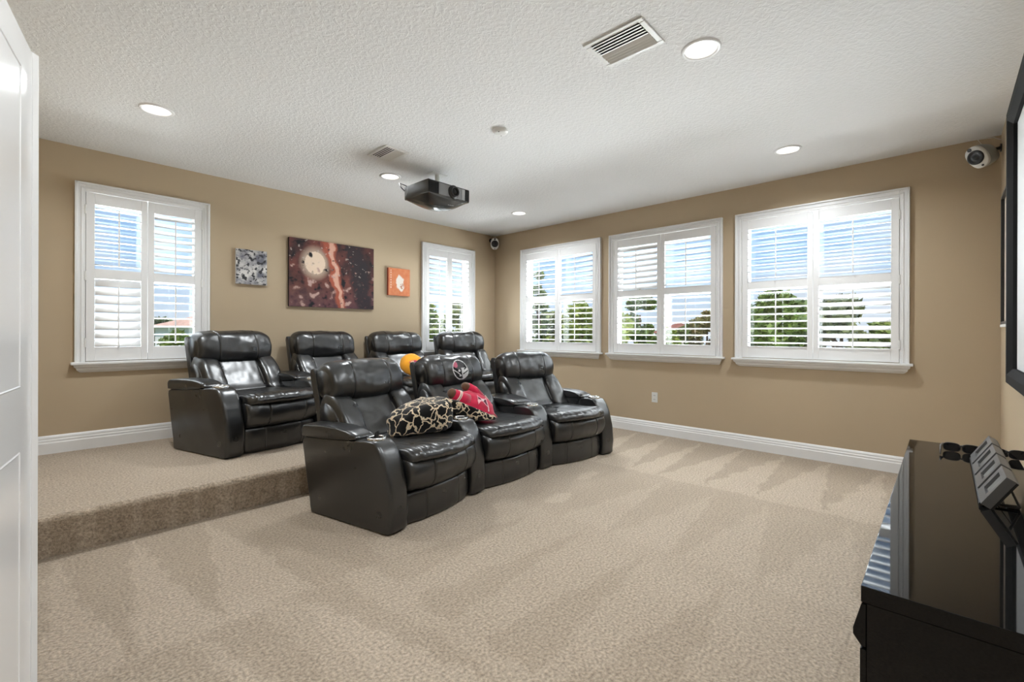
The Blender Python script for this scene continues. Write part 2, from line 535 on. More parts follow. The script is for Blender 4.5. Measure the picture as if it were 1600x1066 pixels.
# walls with window openings;  u runs along the wall, n points into the room
WIN = [('back', -4.878, -3.928), ('back', -1.418, -0.455), ('right', -1.976, -0.577), ('right', -3.498, -2.109), ('right', -5.024, -3.636)]
def wp(wall, u, z, n):
    return Vector((-n, u, z)) if wall == 'right' else Vector((u, -n, z))
def wbox(mb, wall, u0, u1, z0, z1, n0, n1):
    a, b = wp(wall, u0, z0, n0), wp(wall, u1, z1, n1)
    mb.box(min(a.x, b.x), max(a.x, b.x), min(a.y, b.y), max(a.y, b.y), z0, z1)
HOLE_IN, HZ0, HZ1 = 0.055, 0.955, 2.392
for side, u0, u1 in (('back', XL-WT, WT), ('right', YF-WT, 0.0)):
    mb = MB(); cur = u0; ZT = H+0.22
    for w, a, b in sorted([q for q in WIN if q[0] == side], key=lambda q: q[1]):
        a += HOLE_IN; b -= HOLE_IN
        wbox(mb, side, cur, a, 0, ZT, -WT, 0)
        wbox(mb, side, a, b, 0, HZ0, -WT, 0); wbox(mb, side, a, b, HZ1, ZT, -WT, 0)
        cur = b
    wbox(mb, side, cur, u1, 0, ZT, -WT, 0)
    tag(mb.build('wall_'+side, M_WALL), kind='structure')
tag(MB().box(XL-WT, XL, YF-WT, 0, 0, H+0.22).build('wall_left', M_WALL), kind='structure')
tag(MB().box(XL, 0, YF-WT, YF, 0, H+0.22).build('wall_front', M_WALL), kind='structure')

# baseboards with a stepped profile
BB = [(0, 0), (0.017, 0), (0.017, 0.085), (0.013, 0.092), (0.013, 0.108), (0.009, 0.115), (0.009, 0.128), (0.004, 0.14), (0, 0.146)]
def baseboard(name, fn, a, b):
    tag(MB().prism(BB, fn, a, b).build(name, M_WHITE), kind='structure')
baseboard('baseboard_back', lambda n, z, t: (t, -n, z+PLAT_Z), XL, 0.0)
baseboard('baseboard_right', lambda n, z, t: (-n, t, z), YF, PLAT_Y)
baseboard('baseboard_front', lambda n, z, t: (t, YF+n, z), XL, 0.0)
baseboard('baseboard_left', lambda n, z, t: (XL+n, t, z), YF, PLAT_Y)

# ------------------------------------------------------------------ windows and shutters
def ellipse_loop(w, t, n=12):
    return [(w/2*math.cos(a*2*PI/n), t/2*math.sin(a*2*PI/n)) for a in range(n)]

SHUT_LABEL = [
    'white plantation shutters in the left window of the poster wall, beside the white door',
    'narrow white plantation shutters on the poster wall, right of the small orange canvas',
    'white plantation shutters nearest the room corner on the long window wall',
    'white plantation shutters in the middle window of the long window wall',
    'largest white plantation shutters, right-hand window of the long wall near the projection screen',
]
# tilt in degrees (upper-left, upper-right, lower-left, lower-right as seen in the room)
TILTS = [(2, 34, 58, 3), (32, 30, 6, 8), (3, 26, 6, 8), (52, 22, 4, 6), (10, 8, 4, 30)]

def make_window(i):
    wall, a, b = WIN[i]
    no = i+1
    W = thing('window_%d' % no, None, None, loc=(0, 0, 0), kind='structure')
    # casing: flat board with a raised outer lip and an inner step
    cs = 0.062
    mb = MB()
    for (u0, u1, z0, z1) in ((a, a+cs, Z_SILL, Z_TOP), (b-cs, b, Z_SILL, Z_TOP), (a+cs, b-cs, Z_TOP-0.07, Z_TOP)):
        wbox(mb, wall, u0, u1, z0, z1, 0.0, 0.022)
    for (u0, u1, z0, z1) in ((a-0.004, a+0.014, Z_SILL, Z_TOP+0.004), (b-0.014, b+0.004, Z_SILL, Z_TOP+0.004), (a, b, Z_TOP-0.012, Z_TOP+0.004)):
        wbox(mb, wall, u0, u1, z0, z1, 0.0, 0.034)
    for (u0, u1, z0, z1) in ((a+0.034, a+0.044, Z_SILL, Z_TOP-0.036), (b-0.044, b-0.034, Z_SILL, Z_TOP-0.036), (a+0.034, b-0.034, Z_TOP-0.046, Z_TOP-0.036)):
        wbox(mb, wall, u0, u1, z0, z1, 0.0, 0.028)
    mb.build('casing', M_WHITE, W, bevel=0.002, seg=1)
    mb = MB(); wbox(mb, wall, a-0.028, b+0.028, Z_SILL-0.022, Z_SILL, 0.0, 0.075)
    mb.build('window_stool', M_WHITE, W, bevel=0.006)
    prof = [(0.0, Z_SILL-0.022), (0.06, Z_SILL-0.022), (0.056, Z_SILL-0.04), (0.040, Z_SILL-0.052), (0.036, Z_SILL-0.066), (0.016, Z_SILL-0.084), (0.0, Z_SILL-0.09)]
    mb = MB(); loops = []
    for e_, sg in ((a-0.012, 1), (b+0.012, -1)):
        loops.append([wp(wall, e_+sg*(0.06-n)*0.85, z, n) for n, z in prof])
    mb.loft(loops).build('window_apron', M_WHITE, W)
    # jamb lining of the opening
    ha, hb = a+HOLE_IN, b-HOLE_IN
    mb = MB()
    wbox(mb, wall, ha, ha+0.012, HZ0, HZ1, -WT, 0.0); wbox(mb, wall, hb-0.012, hb, HZ0, HZ1, -WT, 0.0)
    wbox(mb, wall, ha+0.012, hb-0.012, HZ1-0.012, HZ1, -WT, 0.0); wbox(mb, wall, ha+0.012, hb-0.012, HZ0, HZ0+0.012, -WT, 0.0)
    mb.build('jamb', M_WHITE, W)
    sa, sb, s0, s1 = ha+0.012, hb-0.012, HZ0+0.012, HZ1-0.012
    zm = (s0+s1)/2
    for nm, z0, z1, n0 in (('upper_sash', zm-0.02, s1, -0.135), ('lower_sash', s0, zm+0.02, -0.105)):
        mb = MB()
        wbox(mb, wall, sa, sa+0.04, z0, z1, n0, n0+0.03); wbox(mb, wall, sb-0.04, sb, z0, z1, n0, n0+0.03)
        wbox(mb, wall, sa+0.04, sb-0.04, z0, z0+0.04, n0, n0+0.03); wbox(mb, wall, sa+0.04, sb-0.04, z1-0.04, z1, n0, n0+0.03)
        s = mb.build(nm, M_WHITE, W)
        mb = MB(); wbox(mb, wall, sa+0.04, sb-0.04, z0+0.04, z1-0.04, n0+0.013, n0+0.017)
        mb.build('pane', M_GLASS, s)
    # shutters
    T = thing('plantation_shutters', SHUT_LABEL[i], 'shutters', wp(wall, (a+b)/2, Z_SILL, 0.0), 0, 'plantation shutters in the windows')
    base = wp(wall, (a+b)/2, Z_SILL, 0.0)
    mid = (a+b)/2
    pz0, pz1 = Z_SILL+0.006, Z_TOP-0.073
    st = 0.055
    for k, (p0, p1) in enumerate(((a+cs+0.003, mid-0.0015), (mid+0.0015, b-cs-0.003))):
        # which of the tilts: left in the picture
        left = (k == 0) if wall == 'back' else (k == 1)
        inner_k = 1 if k == 0 else 0
        mb = MB()
        wA = st if k == 0 else 0.045
        wB = 0.045 if k == 0 else st
        lz = [(1.735, 2.278), (1.072, 1.655)]
        n0, n1 = -0.006, 0.022
        wbox(mb, wall, p0, p0+wA, pz0, pz1, n0, n1); wbox(mb, wall, p1-wB, p1, pz0, pz1, n0, n1)
        q0, q1 = p0+wA, p1-wB
        wbox(mb, wall, q0, q1, lz[0][1], pz1, n0+0.002, n1-0.002)
        wbox(mb, wall, q0, q1, lz[1][1], lz[0][0], n0+0.002, n1-0.002)
        wbox(mb, wall, q0, q1, pz0, lz[1][0], n0+0.002, n1-0.002)
        pn = mb.build('shutter_panel', M_WHITE, T, bevel=0.0015, seg=1)
        pn.data.transform(Matrix.Translation(-base))
        # hinges on the outer stile
        ho = p0-0.002 if k == 0 else p1+0.002
        for hz in (Z_SILL+0.16, Z_SILL+0.72, Z_TOP-0.22):
            mb = MB(); wbox(mb, wall, ho-0.007, ho+0.007, hz-0.04, hz+0.04, n1-0.004, n1+0.006)
            hg = mb.build('hinge', M_PLASTW, pn, bevel=0.002, seg=1); hg.data.transform(Matrix.Translation(-base))
        L = q1-q0-0.004
        lp = ellipse_loop(0.077, 0.0105, 14)
        if wall == 'back':
            me_o = MB().loft([[Vector((s*L/2, -p, q)) for p, q in lp] for s in (-1, 1)])
        else:
            me_o = MB().loft([[Vector((-p, s*L/2, q)) for p, q in lp] for s in (-1, 1)])
        first = None
        for bank, (z0, z1) in enumerate(lz):
            tilt = TILTS[i][(0 if left else 1)+2*bank]
            nl = 8
            pitch = (z1-z0)/nl
            ang = R(tilt)
            for q in range(nl):
                zc = z0+(q+0.5)*pitch
                if first is None:
                    lo = me_o.build('louver', M_LOUVER, pn, smooth=True); first = lo
                else:
                    lo = first.copy(); C.objects.link(lo); lo.parent = pn
                lo.location = wp(wall, (q0+q1)/2, zc, 0.008)-base
                # room-side edge tips down
                lo.rotation_euler = (ang, 0, 0) if wall == 'back' else (0, -ang, 0)
            rn = 0.008+0.0385*math.cos(ang)+0.004
            dz = -0.0385*math.sin(ang)
            mb = MB(); uc = (q0+q1)/2
            wbox(mb, wall, uc-0.005, uc+0.005, z0+pitch*0.35+dz, z1-pitch*0.45+dz, rn-0.004, rn+0.006)
            rd = mb.build('tilt_rod', M_WHITE, pn, bevel=0.002, seg=1); rd.data.transform(Matrix.Translation(-base))
for i in range(5): make_window(i)

# ------------------------------------------------------------------ door leaf folded back along the left wall
def make_door():
    D = thing('door_1', None, None, loc=(-5.3135, -4.062, 0.012), rz=R(80.0), kind='structure')
    Wd, Hd, T = 0.807, 2.018, 0.035        # local x along the leaf, visible face at y = -T/2
    mb = MB()
    st = 0.130
    mb.box(0, Wd, -0.003, 0.003, 0, Hd)
    zr = [(0, 0.22), (0.86, 1.035), (Hd-0.095, Hd)]
    for f0, f1 in ((-T/2, -0.003), (0.003, T/2)):
        mb.box(0, st, f0, f1, 0, Hd); mb.box(Wd-st, Wd, f0, f1, 0, Hd)
        for z0, z1 in zr: mb.box(st, Wd-st, f0, f1, z0, z1)
    mb.build('leaf', M_DOOR, D)
    for z0, z1 in ((zr[0][1], zr[1][0]), (zr[1][1], zr[2][0])):
        def rect(ins, y): return [(st+ins, y, z0+ins), (Wd-st-ins, y, z0+ins), (Wd-st-ins, y, z1-ins), (st+ins, y, z1-ins)]
        loops = [rect(0.0, -T/2), rect(0.004, -T/2-0.002), rect(0.010, -0.015), rect(0.020, -0.0045), rect(0.034, -0.0045), rect(0.038, -0.008), rect(0.066, -0.0155)]
        MB().loft(loops).build('raised_panel', M_DOOR, D)
    # meeting strip standing off the free edge
    poly = [(Wd+0.0005, -T/2), (Wd+0.0185, -T/2-0.013), (Wd+0.022, -T/2-0.009), (Wd+0.021, T/2), (Wd+0.0005, T/2)]
    MB().prism(poly, lambda u, v, t: (u, v, t), 0.0, Hd+0.004).build('meeting_strip', M_DOOR, D, bevel=0.002, seg=1)
    for hz in (0.2, 1.0, 1.8):
        MB().lathe([(0.0, 0), (0.006, 0), (0.006, 0.09), (0.0, 0.09)], c=(-0.006, -T/2, hz)).build('hinge', M_CHROME, D)
make_door()

# ================================================================== RECESSED LIGHTS, VENTS, DETECTOR
M_LENS = mat('lamp_lens', (0.9, 0.9, 0.88), 0.5, 0.3, emit=(1.0, 0.96, 0.90, 11.0))
CAN_LAB = [
    'recessed ceiling light above the left window, by the white door',
    'recessed ceiling light behind the projector and beside the small ceiling vent',
    'small-looking recessed ceiling light nearest the far corner of the room',
    'recessed ceiling light near the doorway, closest to the camera',
    'large-looking recessed ceiling light beside the big ceiling vent',
    'recessed ceiling light in front of the right-hand window',
]
def make_can(i):
    x, y = CANS[i]
    T = thing('recessed_light', CAN_LAB[i], 'ceiling light', (x, y, H), 0, 'recessed ceiling lights')
    MB().lathe([(0.080, 0.002), (0.080, -0.004), (0.086, -0.008), (0.098, -0.006), (0.102, 0.0)], seg=40).build('trim_ring', M_WHITE, T, smooth=True)
    MB().lathe([(0.081, -0.003), (0.078, 0.02), (0.070, 0.06), (0.064, 0.085)], seg=40).build('baffle', M_PLASTW, T, smooth=True)
    MB().lathe([(0.066, 0.083), (0.05, 0.079), (0.001, 0.076)], seg=40).build('lens', M_LENS, T, smooth=True)
    ld = bpy.data.lights.new('lamp', 'AREA'); ld.shape = 'DISK'; ld.size = 0.14
    ld.energy = CAN_WATTS; ld.color = (0.92, 0.97, 1.0); ld.spread = R(152)
    lo = bpy.data.objects.new('lamp', ld); C.objects.link(lo); lo.parent = T; lo.location = (0, 0, -0.012)
for i in range(6): make_can(i)

def make_vent(label, x0, x1, y0, y1, n):
    T = thing('ceiling_vent', label, 'vent', ((x0+x1)/2, (y0+y1)/2, H), 0, 'ceiling air vents')
    w, d = (x1-x0)/2, (y1-y0)/2
    fr = 0.03
    mb = MB()
    for (a, b, c, e_) in ((-w, -w+fr, -d, d), (w-fr, w, -d, d), (-w+fr, w-fr, -d, -d+fr), (-w+fr, w-fr, d-fr, d)):
        mb.box(a, b, c, e_, -0.008, 0.0)
    mb.build('frame', M_PLASTW, T, bevel=0.003, seg=1)
    MB().box(-w+fr, w-fr, -d+fr, d-fr, -0.0008, -0.0002).build('duct_shade_sheet', mat('duct_shade', (0.035, 0.035, 0.035), 0.8, 0.2), T)  # dark sheet under the closed ceiling, painted as the shade inside a duct
    first = None
    for k in range(n):
        xx = -w+fr+(k+0.5)*(2*w-2*fr)/n
        if first is None:
            lp = ellipse_loop(0.024, 0.0022, 8)
            first = o = MB().loft([[Vector((p, s*(d-fr), q)) for p, q in lp] for s in (-1, 1)]).build('slat', M_PLASTW, T)
        else:
            o = first.copy(); C.objects.link(o); o.parent = T
        o.location = (xx, 0, -0.0085)
        o.rotation_euler = (0, R(-22) if k < n*0.45 else R(34), 0)
make_vent('large white ceiling vent next to a recessed light, near the camera', -3.125, -2.862, -4.172, -3.832, 9)
make_vent('small white ceiling vent behind the projector', -3.14, -2.915, -1.915, -1.605, 8)

T = thing('smoke_detector', 'round white detector on the ceiling in front of the projector', 'detector', (-2.69, -2.783, H))
MB().lathe([(0.0005, -0.026), (0.035, -0.025), (0.052, -0.02), (0.058, -0.012), (0.060, 0.0)], seg=32).build('cover', M_PLASTW, T, smooth=True)
for a in (0.6, 3.6): MB().lathe([(0.0005, -0.027), (0.004, -0.026), (0.004, -0.022)], c=(0.038*math.cos(a), 0.038*math.sin(a), 0), seg=10).build('indicator', M_DARK, T)

T = thing('wall_outlet', 'white power outlet low on the window wall beside the right recliner', 'outlet', (0, -2.723, 0.437))
MB().box(-0.006, 0, -0.037, 0.037, -0.06, 0.06).build('plate', M_PLASTW, T, bevel=0.003)
for z in (-0.024, 0.024):
    s = MB().box(-0.009, -0.004, -0.018, 0.018, z-0.016, z+0.016).build('socket', M_PLASTW, T, bevel=0.004)
    for dy in (-0.007, 0.007): MB().box(-0.0095, -0.0085, dy-0.0015, dy+0.0015, z-0.006, z+0.006).build('slot', M_DARK, s)

# ================================================================== RECLINERS
def arm_warp(wf, alpha):
    ta = math.tan(alpha)
    def f(q):
        half = wf/2+max(-0.05, q.y)*ta
        return Vector((q.x/(wf/2)*half, q.y, q.z))
    return f

ARM_BODY = [(0.71, 0.0), (0.755, 0.2), (0.812, 0.485), (0.79, 0.502), (0.60, 0.512), (0.35, 0.530), (0.16, 0.545), (0.10, 0.538), (0.055, 0.50), (0.01, 0.42), (-0.028, 0.28), (-0.042, 0.13), (-0.024, 0.004), (0.2, 0.0), (0.45, 0.0)]
ARM_PAD = [(0.82, 0.500), (0.826, 0.545), (0.80, 0.578), (0.62, 0.592), (0.44, 0.592), (0.34, 0.582), (0.27, 0.560), (0.245, 0.540), (0.30, 0.528), (0.55, 0.505)]

def densify(ctrl, k=3):
    """keeps corners crisp enough while staying rounded"""
    out = []
    for i in range(len(ctrl)):
        a, b = ctrl[i], ctrl[(i+1) % len(ctrl)]
        for q in range(k):
            out.append((a[0]+(b[0]-a[0])*q/k, a[1]+(b[1]-a[1])*q/k))
    return out

def make_arm(parent, name, loc, rz, wf, alpha, seed):
    A = cushion(name, wf, densify(ARM_BODY), parent, n=64, nx=14, edge=(0.055, 0.62), lump=0.0012, seed=seed, warp=arm_warp(wf, alpha))
    A.location = loc; A.rotation_euler = (0, 0, rz)
    cushion('arm_pad', wf+0.008, densify(ARM_PAD, 2), A, n=44, nx=16, edge=(0.16, 0.55), lump=0.003, seed=seed+5, warp=arm_warp(wf, alpha))
    cy = 0.165; r = 0.052
    ch = MB().lathe([(r+0.008, 0.538), (r+0.008, 0.552), (r+0.004, 0.556), (r-0.004, 0.556), (r-0.006, 0.550), (r-0.008, 0.547)], c=(0, cy, 0), seg=36).build('cup_holder', M_CHROME, A, smooth=True)
    MB().lathe([(r-0.004, 0.549), (0.001, 0.5485)], c=(0, cy, 0), seg=36).build('cup_shade_disc', M_DARK, ch)  # flat dark disc, the shade of a deep well put into its colour
    return A

def seat_bow(u, y, z):
    # the front edge of the seat pad swells forward in the middle
    k = max(0.0, min(1.0, (0.30-y)/0.34))
    y2 = y+0.03*k-0.10*(1-u*u)*k
    z2 = z-0.020*abs(u)**3*k + (0.0035*math.sin(u*34+2.5*math.sin(u*9))+0.0025*math.sin(u*71+3*math.sin(u*13)))*k*(1 if z > 0.42 else 0.3)
    return y2, z2

def front_bow(u, y, z):
    return y+0.012-0.045*(1-u*u), z

def make_recliner(label, cx, cy, z0, rz, w, seed, group):
    T = thing('recliner', label, 'recliner', (cx, cy, z0), rz, group)
    MB().box(-w/2+0.02, w/2-0.02, 0.07, 0.70, 0.012, 0.30).build('base', M_BLACKMATT, T)
    cushion('footrest_panel', w-0.02, [(0.0, 0.012), (-0.012, 0.10), (-0.006, 0.19), (0.02, 0.208), (0.07, 0.19), (0.075, 0.10), (0.07, 0.012)], T, n=44, nx=56, p=14, smin=0.75, seams=(-0.16, 0.16), bow=front_bow, lump=0.004, seed=seed, wr=0.0016, wf=(15, 3, 2))
    cushion('footrest_bolster', w+0.005, [(-0.01, 0.212), (-0.062, 0.25), (-0.085, 0.32), (-0.07, 0.39), (-0.02, 0.428), (0.06, 0.43), (0.12, 0.36), (0.10, 0.25), (0.04, 0.212)], T, n=44, nx=56, p=9, smin=0.6, seams=(-0.16, 0.16), bow=front_bow, lump=0.006, seed=seed+1, wr=0.0014, wf=(13, 4, 4))
    cushion('seat_cushion', w-0.004, [(-0.085, 0.418), (-0.098, 0.442), (-0.07, 0.478), (0.0, 0.492), (0.12, 0.478), (0.30, 0.470), (0.5, 0.466), (0.60, 0.45), (0.62, 0.40), (0.5, 0.36), (0.3, 0.37), (0.10, 0.40), (-0.03, 0.405)], T, n=84, nx=72, p=10, smin=0.6, bow=seat_bow, lump=0.007, seed=seed+2, wr=0.0028, wf=(13, 5, 5))
    cushion('lumbar_cushion', 0.36, [(0.49, 0.44), (0.55, 0.51), (0.635, 0.63), (0.715, 0.745), (0.80, 0.78), (0.85, 0.62), (0.77, 0.42), (0.60, 0.40)], T, n=48, nx=36, p=14, smin=0.8, lump=0.007, seed=seed+3, wr=0.0008, wf=(5, 6, 6))
    for sgn in (-1, 1):
        cushion('back_bolster', 0.19, [(0.45, 0.45), (0.475, 0.50), (0.545, 0.61), (0.625, 0.71), (0.71, 0.765), (0.80, 0.78), (0.86, 0.64), (0.79, 0.42), (0.58, 0.40)], T, x0=sgn*0.258, n=64, nx=30, p=4, smin=0.6, lump=0.008, seed=seed+4+sgn, wr=0.0018, wf=(5, 9, 10))
    hr = cushion('headrest', 0.665, [(0.712, 0.716), (0.674, 0.736), (0.656, 0.80), (0.668, 0.885), (0.708, 0.963), (0.79, 0.998), (0.86, 0.985), (0.905, 0.93), (0.905, 0.85), (0.875, 0.76), (0.80, 0.715)], T, n=64, nx=60, p=9, smin=0.62, seams=(-0.17, 0.17), lump=0.010, bow=lambda u, y, z: (y+0.012*abs(u)**4, z-0.028*abs(u)**7*max(0, (z-0.80)/0.2)), seed=seed+7, wr=0.0016, wf=(7, 5, 5))
    # hard rear shell leaning with the back
    prof = [(0.70, 0.12), (0.74, 0.12), (0.955, 0.90), (0.945, 0.935), (0.915, 0.94), (0.885, 0.90)]
    MB().prism(prof, lambda y, z, t: (t, y, z), -0.338, 0.338).build('back_shell', M_LEATHER, T, bevel=0.012)
    return T, hr

ROWF = 'front row of black leather recliners'
ROWB = 'back row of black leather recliners on the platform'

def row(arms, zf, labels, group, seed):
    """arms: list of (x, y, heading deg) of the arm fronts; one seat between each pair"""
    out = []
    WF = 0.155
    for k in range(len(arms)-1):
        (x0, y0, a0), (x1, y1, a1) = arms[k], arms[k+1]
        mx_, my_ = (x0+x1)/2, (y0+y1)/2
        rz = math.atan2(y1-y0, x1-x0)
        w = math.hypot(x1-x0, y1-y0)-WF+0.004
        T, hr = make_recliner(labels[k], mx_, my_, zf, rz, w, seed+k*17, group)
        inv = Matrix.Translation((mx_, my_, 0)) @ Matrix.Rotation(rz, 4, 'Z')
        inv = inv.inverted()
        todo = [(x1, y1, a1, k+1)] if k else [(x0, y0, a0, 0), (x1, y1, a1, 1)]
        for (x, y, a, idx) in todo:
            lp = inv @ Vector((x, y, 0))
            alpha = 0.0
            if 0 < idx < len(arms)-1:
                x2, y2, _ = arms[idx+1]; xp, yp, _ = arms[idx-1]
                alpha = max(0.0, (math.atan2(y-yp, x-xp)-math.atan2(y2-y, x2-x))/2)
            make_arm(T, 'armrest', lp, R(a)-rz, WF, alpha, seed+idx*3)
        out.append((T, hr))
    return out

front = row([(-3.633, -2.838, 12.0), (-2.845, -2.690, 6.0), (-1.994, -2.660, -4.0), (-1.20, -2.795, -10.0)], 0.0, [
    'nearest black leather recliner of the front row, bundled leopard throw on its seat',
    'middle black leather recliner of the front row with a helmet emblem on its headrest',
    'right end black leather recliner of the front row, nearest the wall outlet',
], ROWF, 11)
back = row([(-4.042, -1.195, 15.5), (-3.26, -1.03, 10.0), (-2.435, -0.985, 0.0), (-1.58, -1.03, -9.0), (-0.745, -1.20, -14.0)], PLAT_Z, [
    'left end black leather recliner on the platform, below the left window',
    'black leather recliner on the platform directly below the large dark canvas',
    'black leather recliner on the platform holding the orange cushion',
    'black leather recliner on the platform nearest the room corner, below the narrow shutters',
], ROWB, 71)

# ------------------------------------------------------------------ emblem sewn on the middle headrest
def ell(u, v, cu, cv, ru, rv, rot=0.0):
    c, s = math.cos(rot), math.sin(rot)
    du, dv = u-cu, v-cv
    x, y = du*c+dv*s, -du*s+dv*c
    return (x/ru)**2+(y/rv)**2

def helmet(u, v):
    d = ell(u, v, 0.5, 0.5, 0.44, 0.5, 0.5)
    W_, K, RD, G = (0.72, 0.72, 0.72), (0.012, 0.012, 0.012), (0.62, 0.16, 0.24), (0.09, 0.09, 0.095)
    if d > 1: return None
    if d > 0.83: return W_
    if ell(u, v, 0.24, 0.76, 0.13, 0.15) < 1: return RD
    if ell(u, v, 0.40, 0.46, 0.07, 0.06) < 1: return W_
    if u > 0.55 and v < 0.60:
        q = (v-0.36)-0.55*(u-0.72)
        if abs(q+0.02) < 0.03 and u > 0.62: return K
        if abs(q-0.16) < 0.035 and u > 0.70: return K
        return W_ if u-0.55+(v-0.2)*0.3 > 0.04 else G
    if ell(u, v, 0.46, 0.22, 0.05, 0.05) < 1: return W_
    if abs((v-0.34)+(u-0.35)*0.7) < 0.025 and u < 0.6: return W_
    return G if ell(u, v, 0.45, 0.72, 0.3, 0.2) < 1 else K

def drape_print(o, name, fn, x0, x1, z0, z1, n, direction=Vector((0, 1, 0)), origin=lambda x, z: Vector((x, -1, z)), lift=0.002):
    bvh = BVHTree.FromObject(o, bpy.context.evaluated_depsgraph_get())
    def place(u, v):
        p0 = origin(x0+(x1-x0)*u, z0+(z1-z0)*v)
        h = bvh.ray_cast(p0, direction)
        q = h[0] if h[0] is not None else p0+direction
        return q-direction*lift
    return grid_print(name, 1, 1, n, n, fn, o, place)
hd = front[1][1]
tag(drape_print(hd, 'helmet_emblem', helmet, -0.085, 0.125, 0.770, 0.957, 44), 'white-outlined helmet emblem with a red patch')

# ------------------------------------------------------------------ leopard throw spread over the first seat and arm
def blanket():
    th = R(12); O = Vector((-3.236, -2.764, 0))
    rows = [(-0.075, 0.36, 0.40, 0.468, 0.50), (-0.05, 0.31, 0.46, 0.468, 0.585), (0.03, 0.235, 0.50, 0.468, 0.645), (0.12, 0.16, 0.50, 0.470, 0.675), (0.20, 0.105, 0.50, 0.472, 0.69),
            (0.265, 0.115, 0.50, 0.474, 0.70), (0.31, 0.20, 0.50, 0.50, 0.695), (0.35, 0.25, 0.50, 0.585, 0.70), (0.42, 0.245, 0.49, 0.590, 0.69),
            (0.48, 0.20, 0.47, 0.56, 0.665), (0.54, 0.12, 0.44, 0.495, 0.625), (0.62, 0.06, 0.40, 0.492, 0.57), (0.70, 0.02, 0.34, 0.492, 0.535), (0.745, 0.04, 0.22, 0.492, 0.508)]
    rs = []
    for i in range(len(rows)-1):
        for q in range(4):
            t = q/4; rs.append([rows[i][k]*(1-t)+rows[i+1][k]*t for k in range(5)])
    rs.append(rows[-1])
    loops = []; n = 40
    for (x, y0, y1, z0, z1) in rs:
        l = []
        for j in range(n):
            a = 2*PI*j/n
            c, s = math.cos(a), math.sin(a)
            e_ = 0.5
            yy = (y0+y1)/2-(y1-y0)/2*math.copysign(abs(c)**e_, c)
            zz = (z0+z1)/2+(z1-z0)/2*math.copysign(abs(s)**e_, s)
            amp = 0.016 if s > -0.3 else 0.0
            nn = noise.noise(Vector((x*9, yy*9, zz*9)))*amp+noise.noise(Vector((x*24, yy*24, zz*24+7)))*amp*0.5
            zz += nn if s > -0.3 else 0
            yy += -nn*c
            p = Vector((x+noise.noise(Vector((yy*8, zz*12, 3)))*0.015, yy, zz))
            l.append(O+Vector((p.x*math.cos(th)-p.y*math.sin(th), p.x*math.sin(th)+p.y*math.cos(th), p.z)))
        loops.append(l)
    o = MB().loft(loops).build('throw_blanket', M_LEOPARD, smooth=True)
    tag(o, 'black and tan leopard print throw bundled over the armrest of the nearest recliner', 'blanket')
blanket()

# ------------------------------------------------------------------ stuffed red jersey toy on the middle seat
M_RED = mat('red_plush', (0.55, 0.012, 0.055), 0.85, 0.2, bump=(160, 0.3, 0.003, 3), vary=(14, 0.18), sheen=0.3)
M_REDD = mat('dark_red_plush', (0.33, 0.010, 0.025), 0.85, 0.2, sheen=0.3)
M_BROWN = mat('brown_plush', (0.13, 0.065, 0.035), 0.9, 0.1, bump=(200, 0.4, 0.004, 3), sheen=0.3)
M_STRIPE = mat('cream_ribbon', (0.78, 0.68, 0.60), 0.8, 0.2)
def blob(name, c, r, material, parent, rot=(0, 0, 0), lump=0.06, seed=0, e=1.0, nu=28, nv=18):
    loops = []
    mtx = Matrix.Translation(c) @ (Matrix.Rotation(rot[2], 4, 'Z') @ Matrix.Rotation(rot[1], 4, 'Y') @ Matrix.Rotation(rot[0], 4, 'X'))
    for j in range(nv+1):
        ph = -PI/2+PI*j/nv
        l = []
        for i in range(nu):
            a = 2*PI*i/nu
            cp, sp, ca, sa = math.cos(ph), math.sin(ph), math.cos(a), math.sin(a)
            f = lambda q: math.copysign(abs(q)**e, q)
            d = Vector((max(0.02, f(cp))*f(ca), max(0.02, f(cp))*f(sa), f(sp)))
            k = 1+lump*noise.noise(d*2.3+Vector((seed, 0, 0)))+lump*0.5*noise.noise(d*6+Vector((0, seed, 0)))
            l.append(mtx @ Vector((d.x*r[0]*k, d.y*r[1]*k, d.z*r[2]*k)))
        loops.append(l)
    return MB().loft(loops).build(name, material, parent, smooth=True)

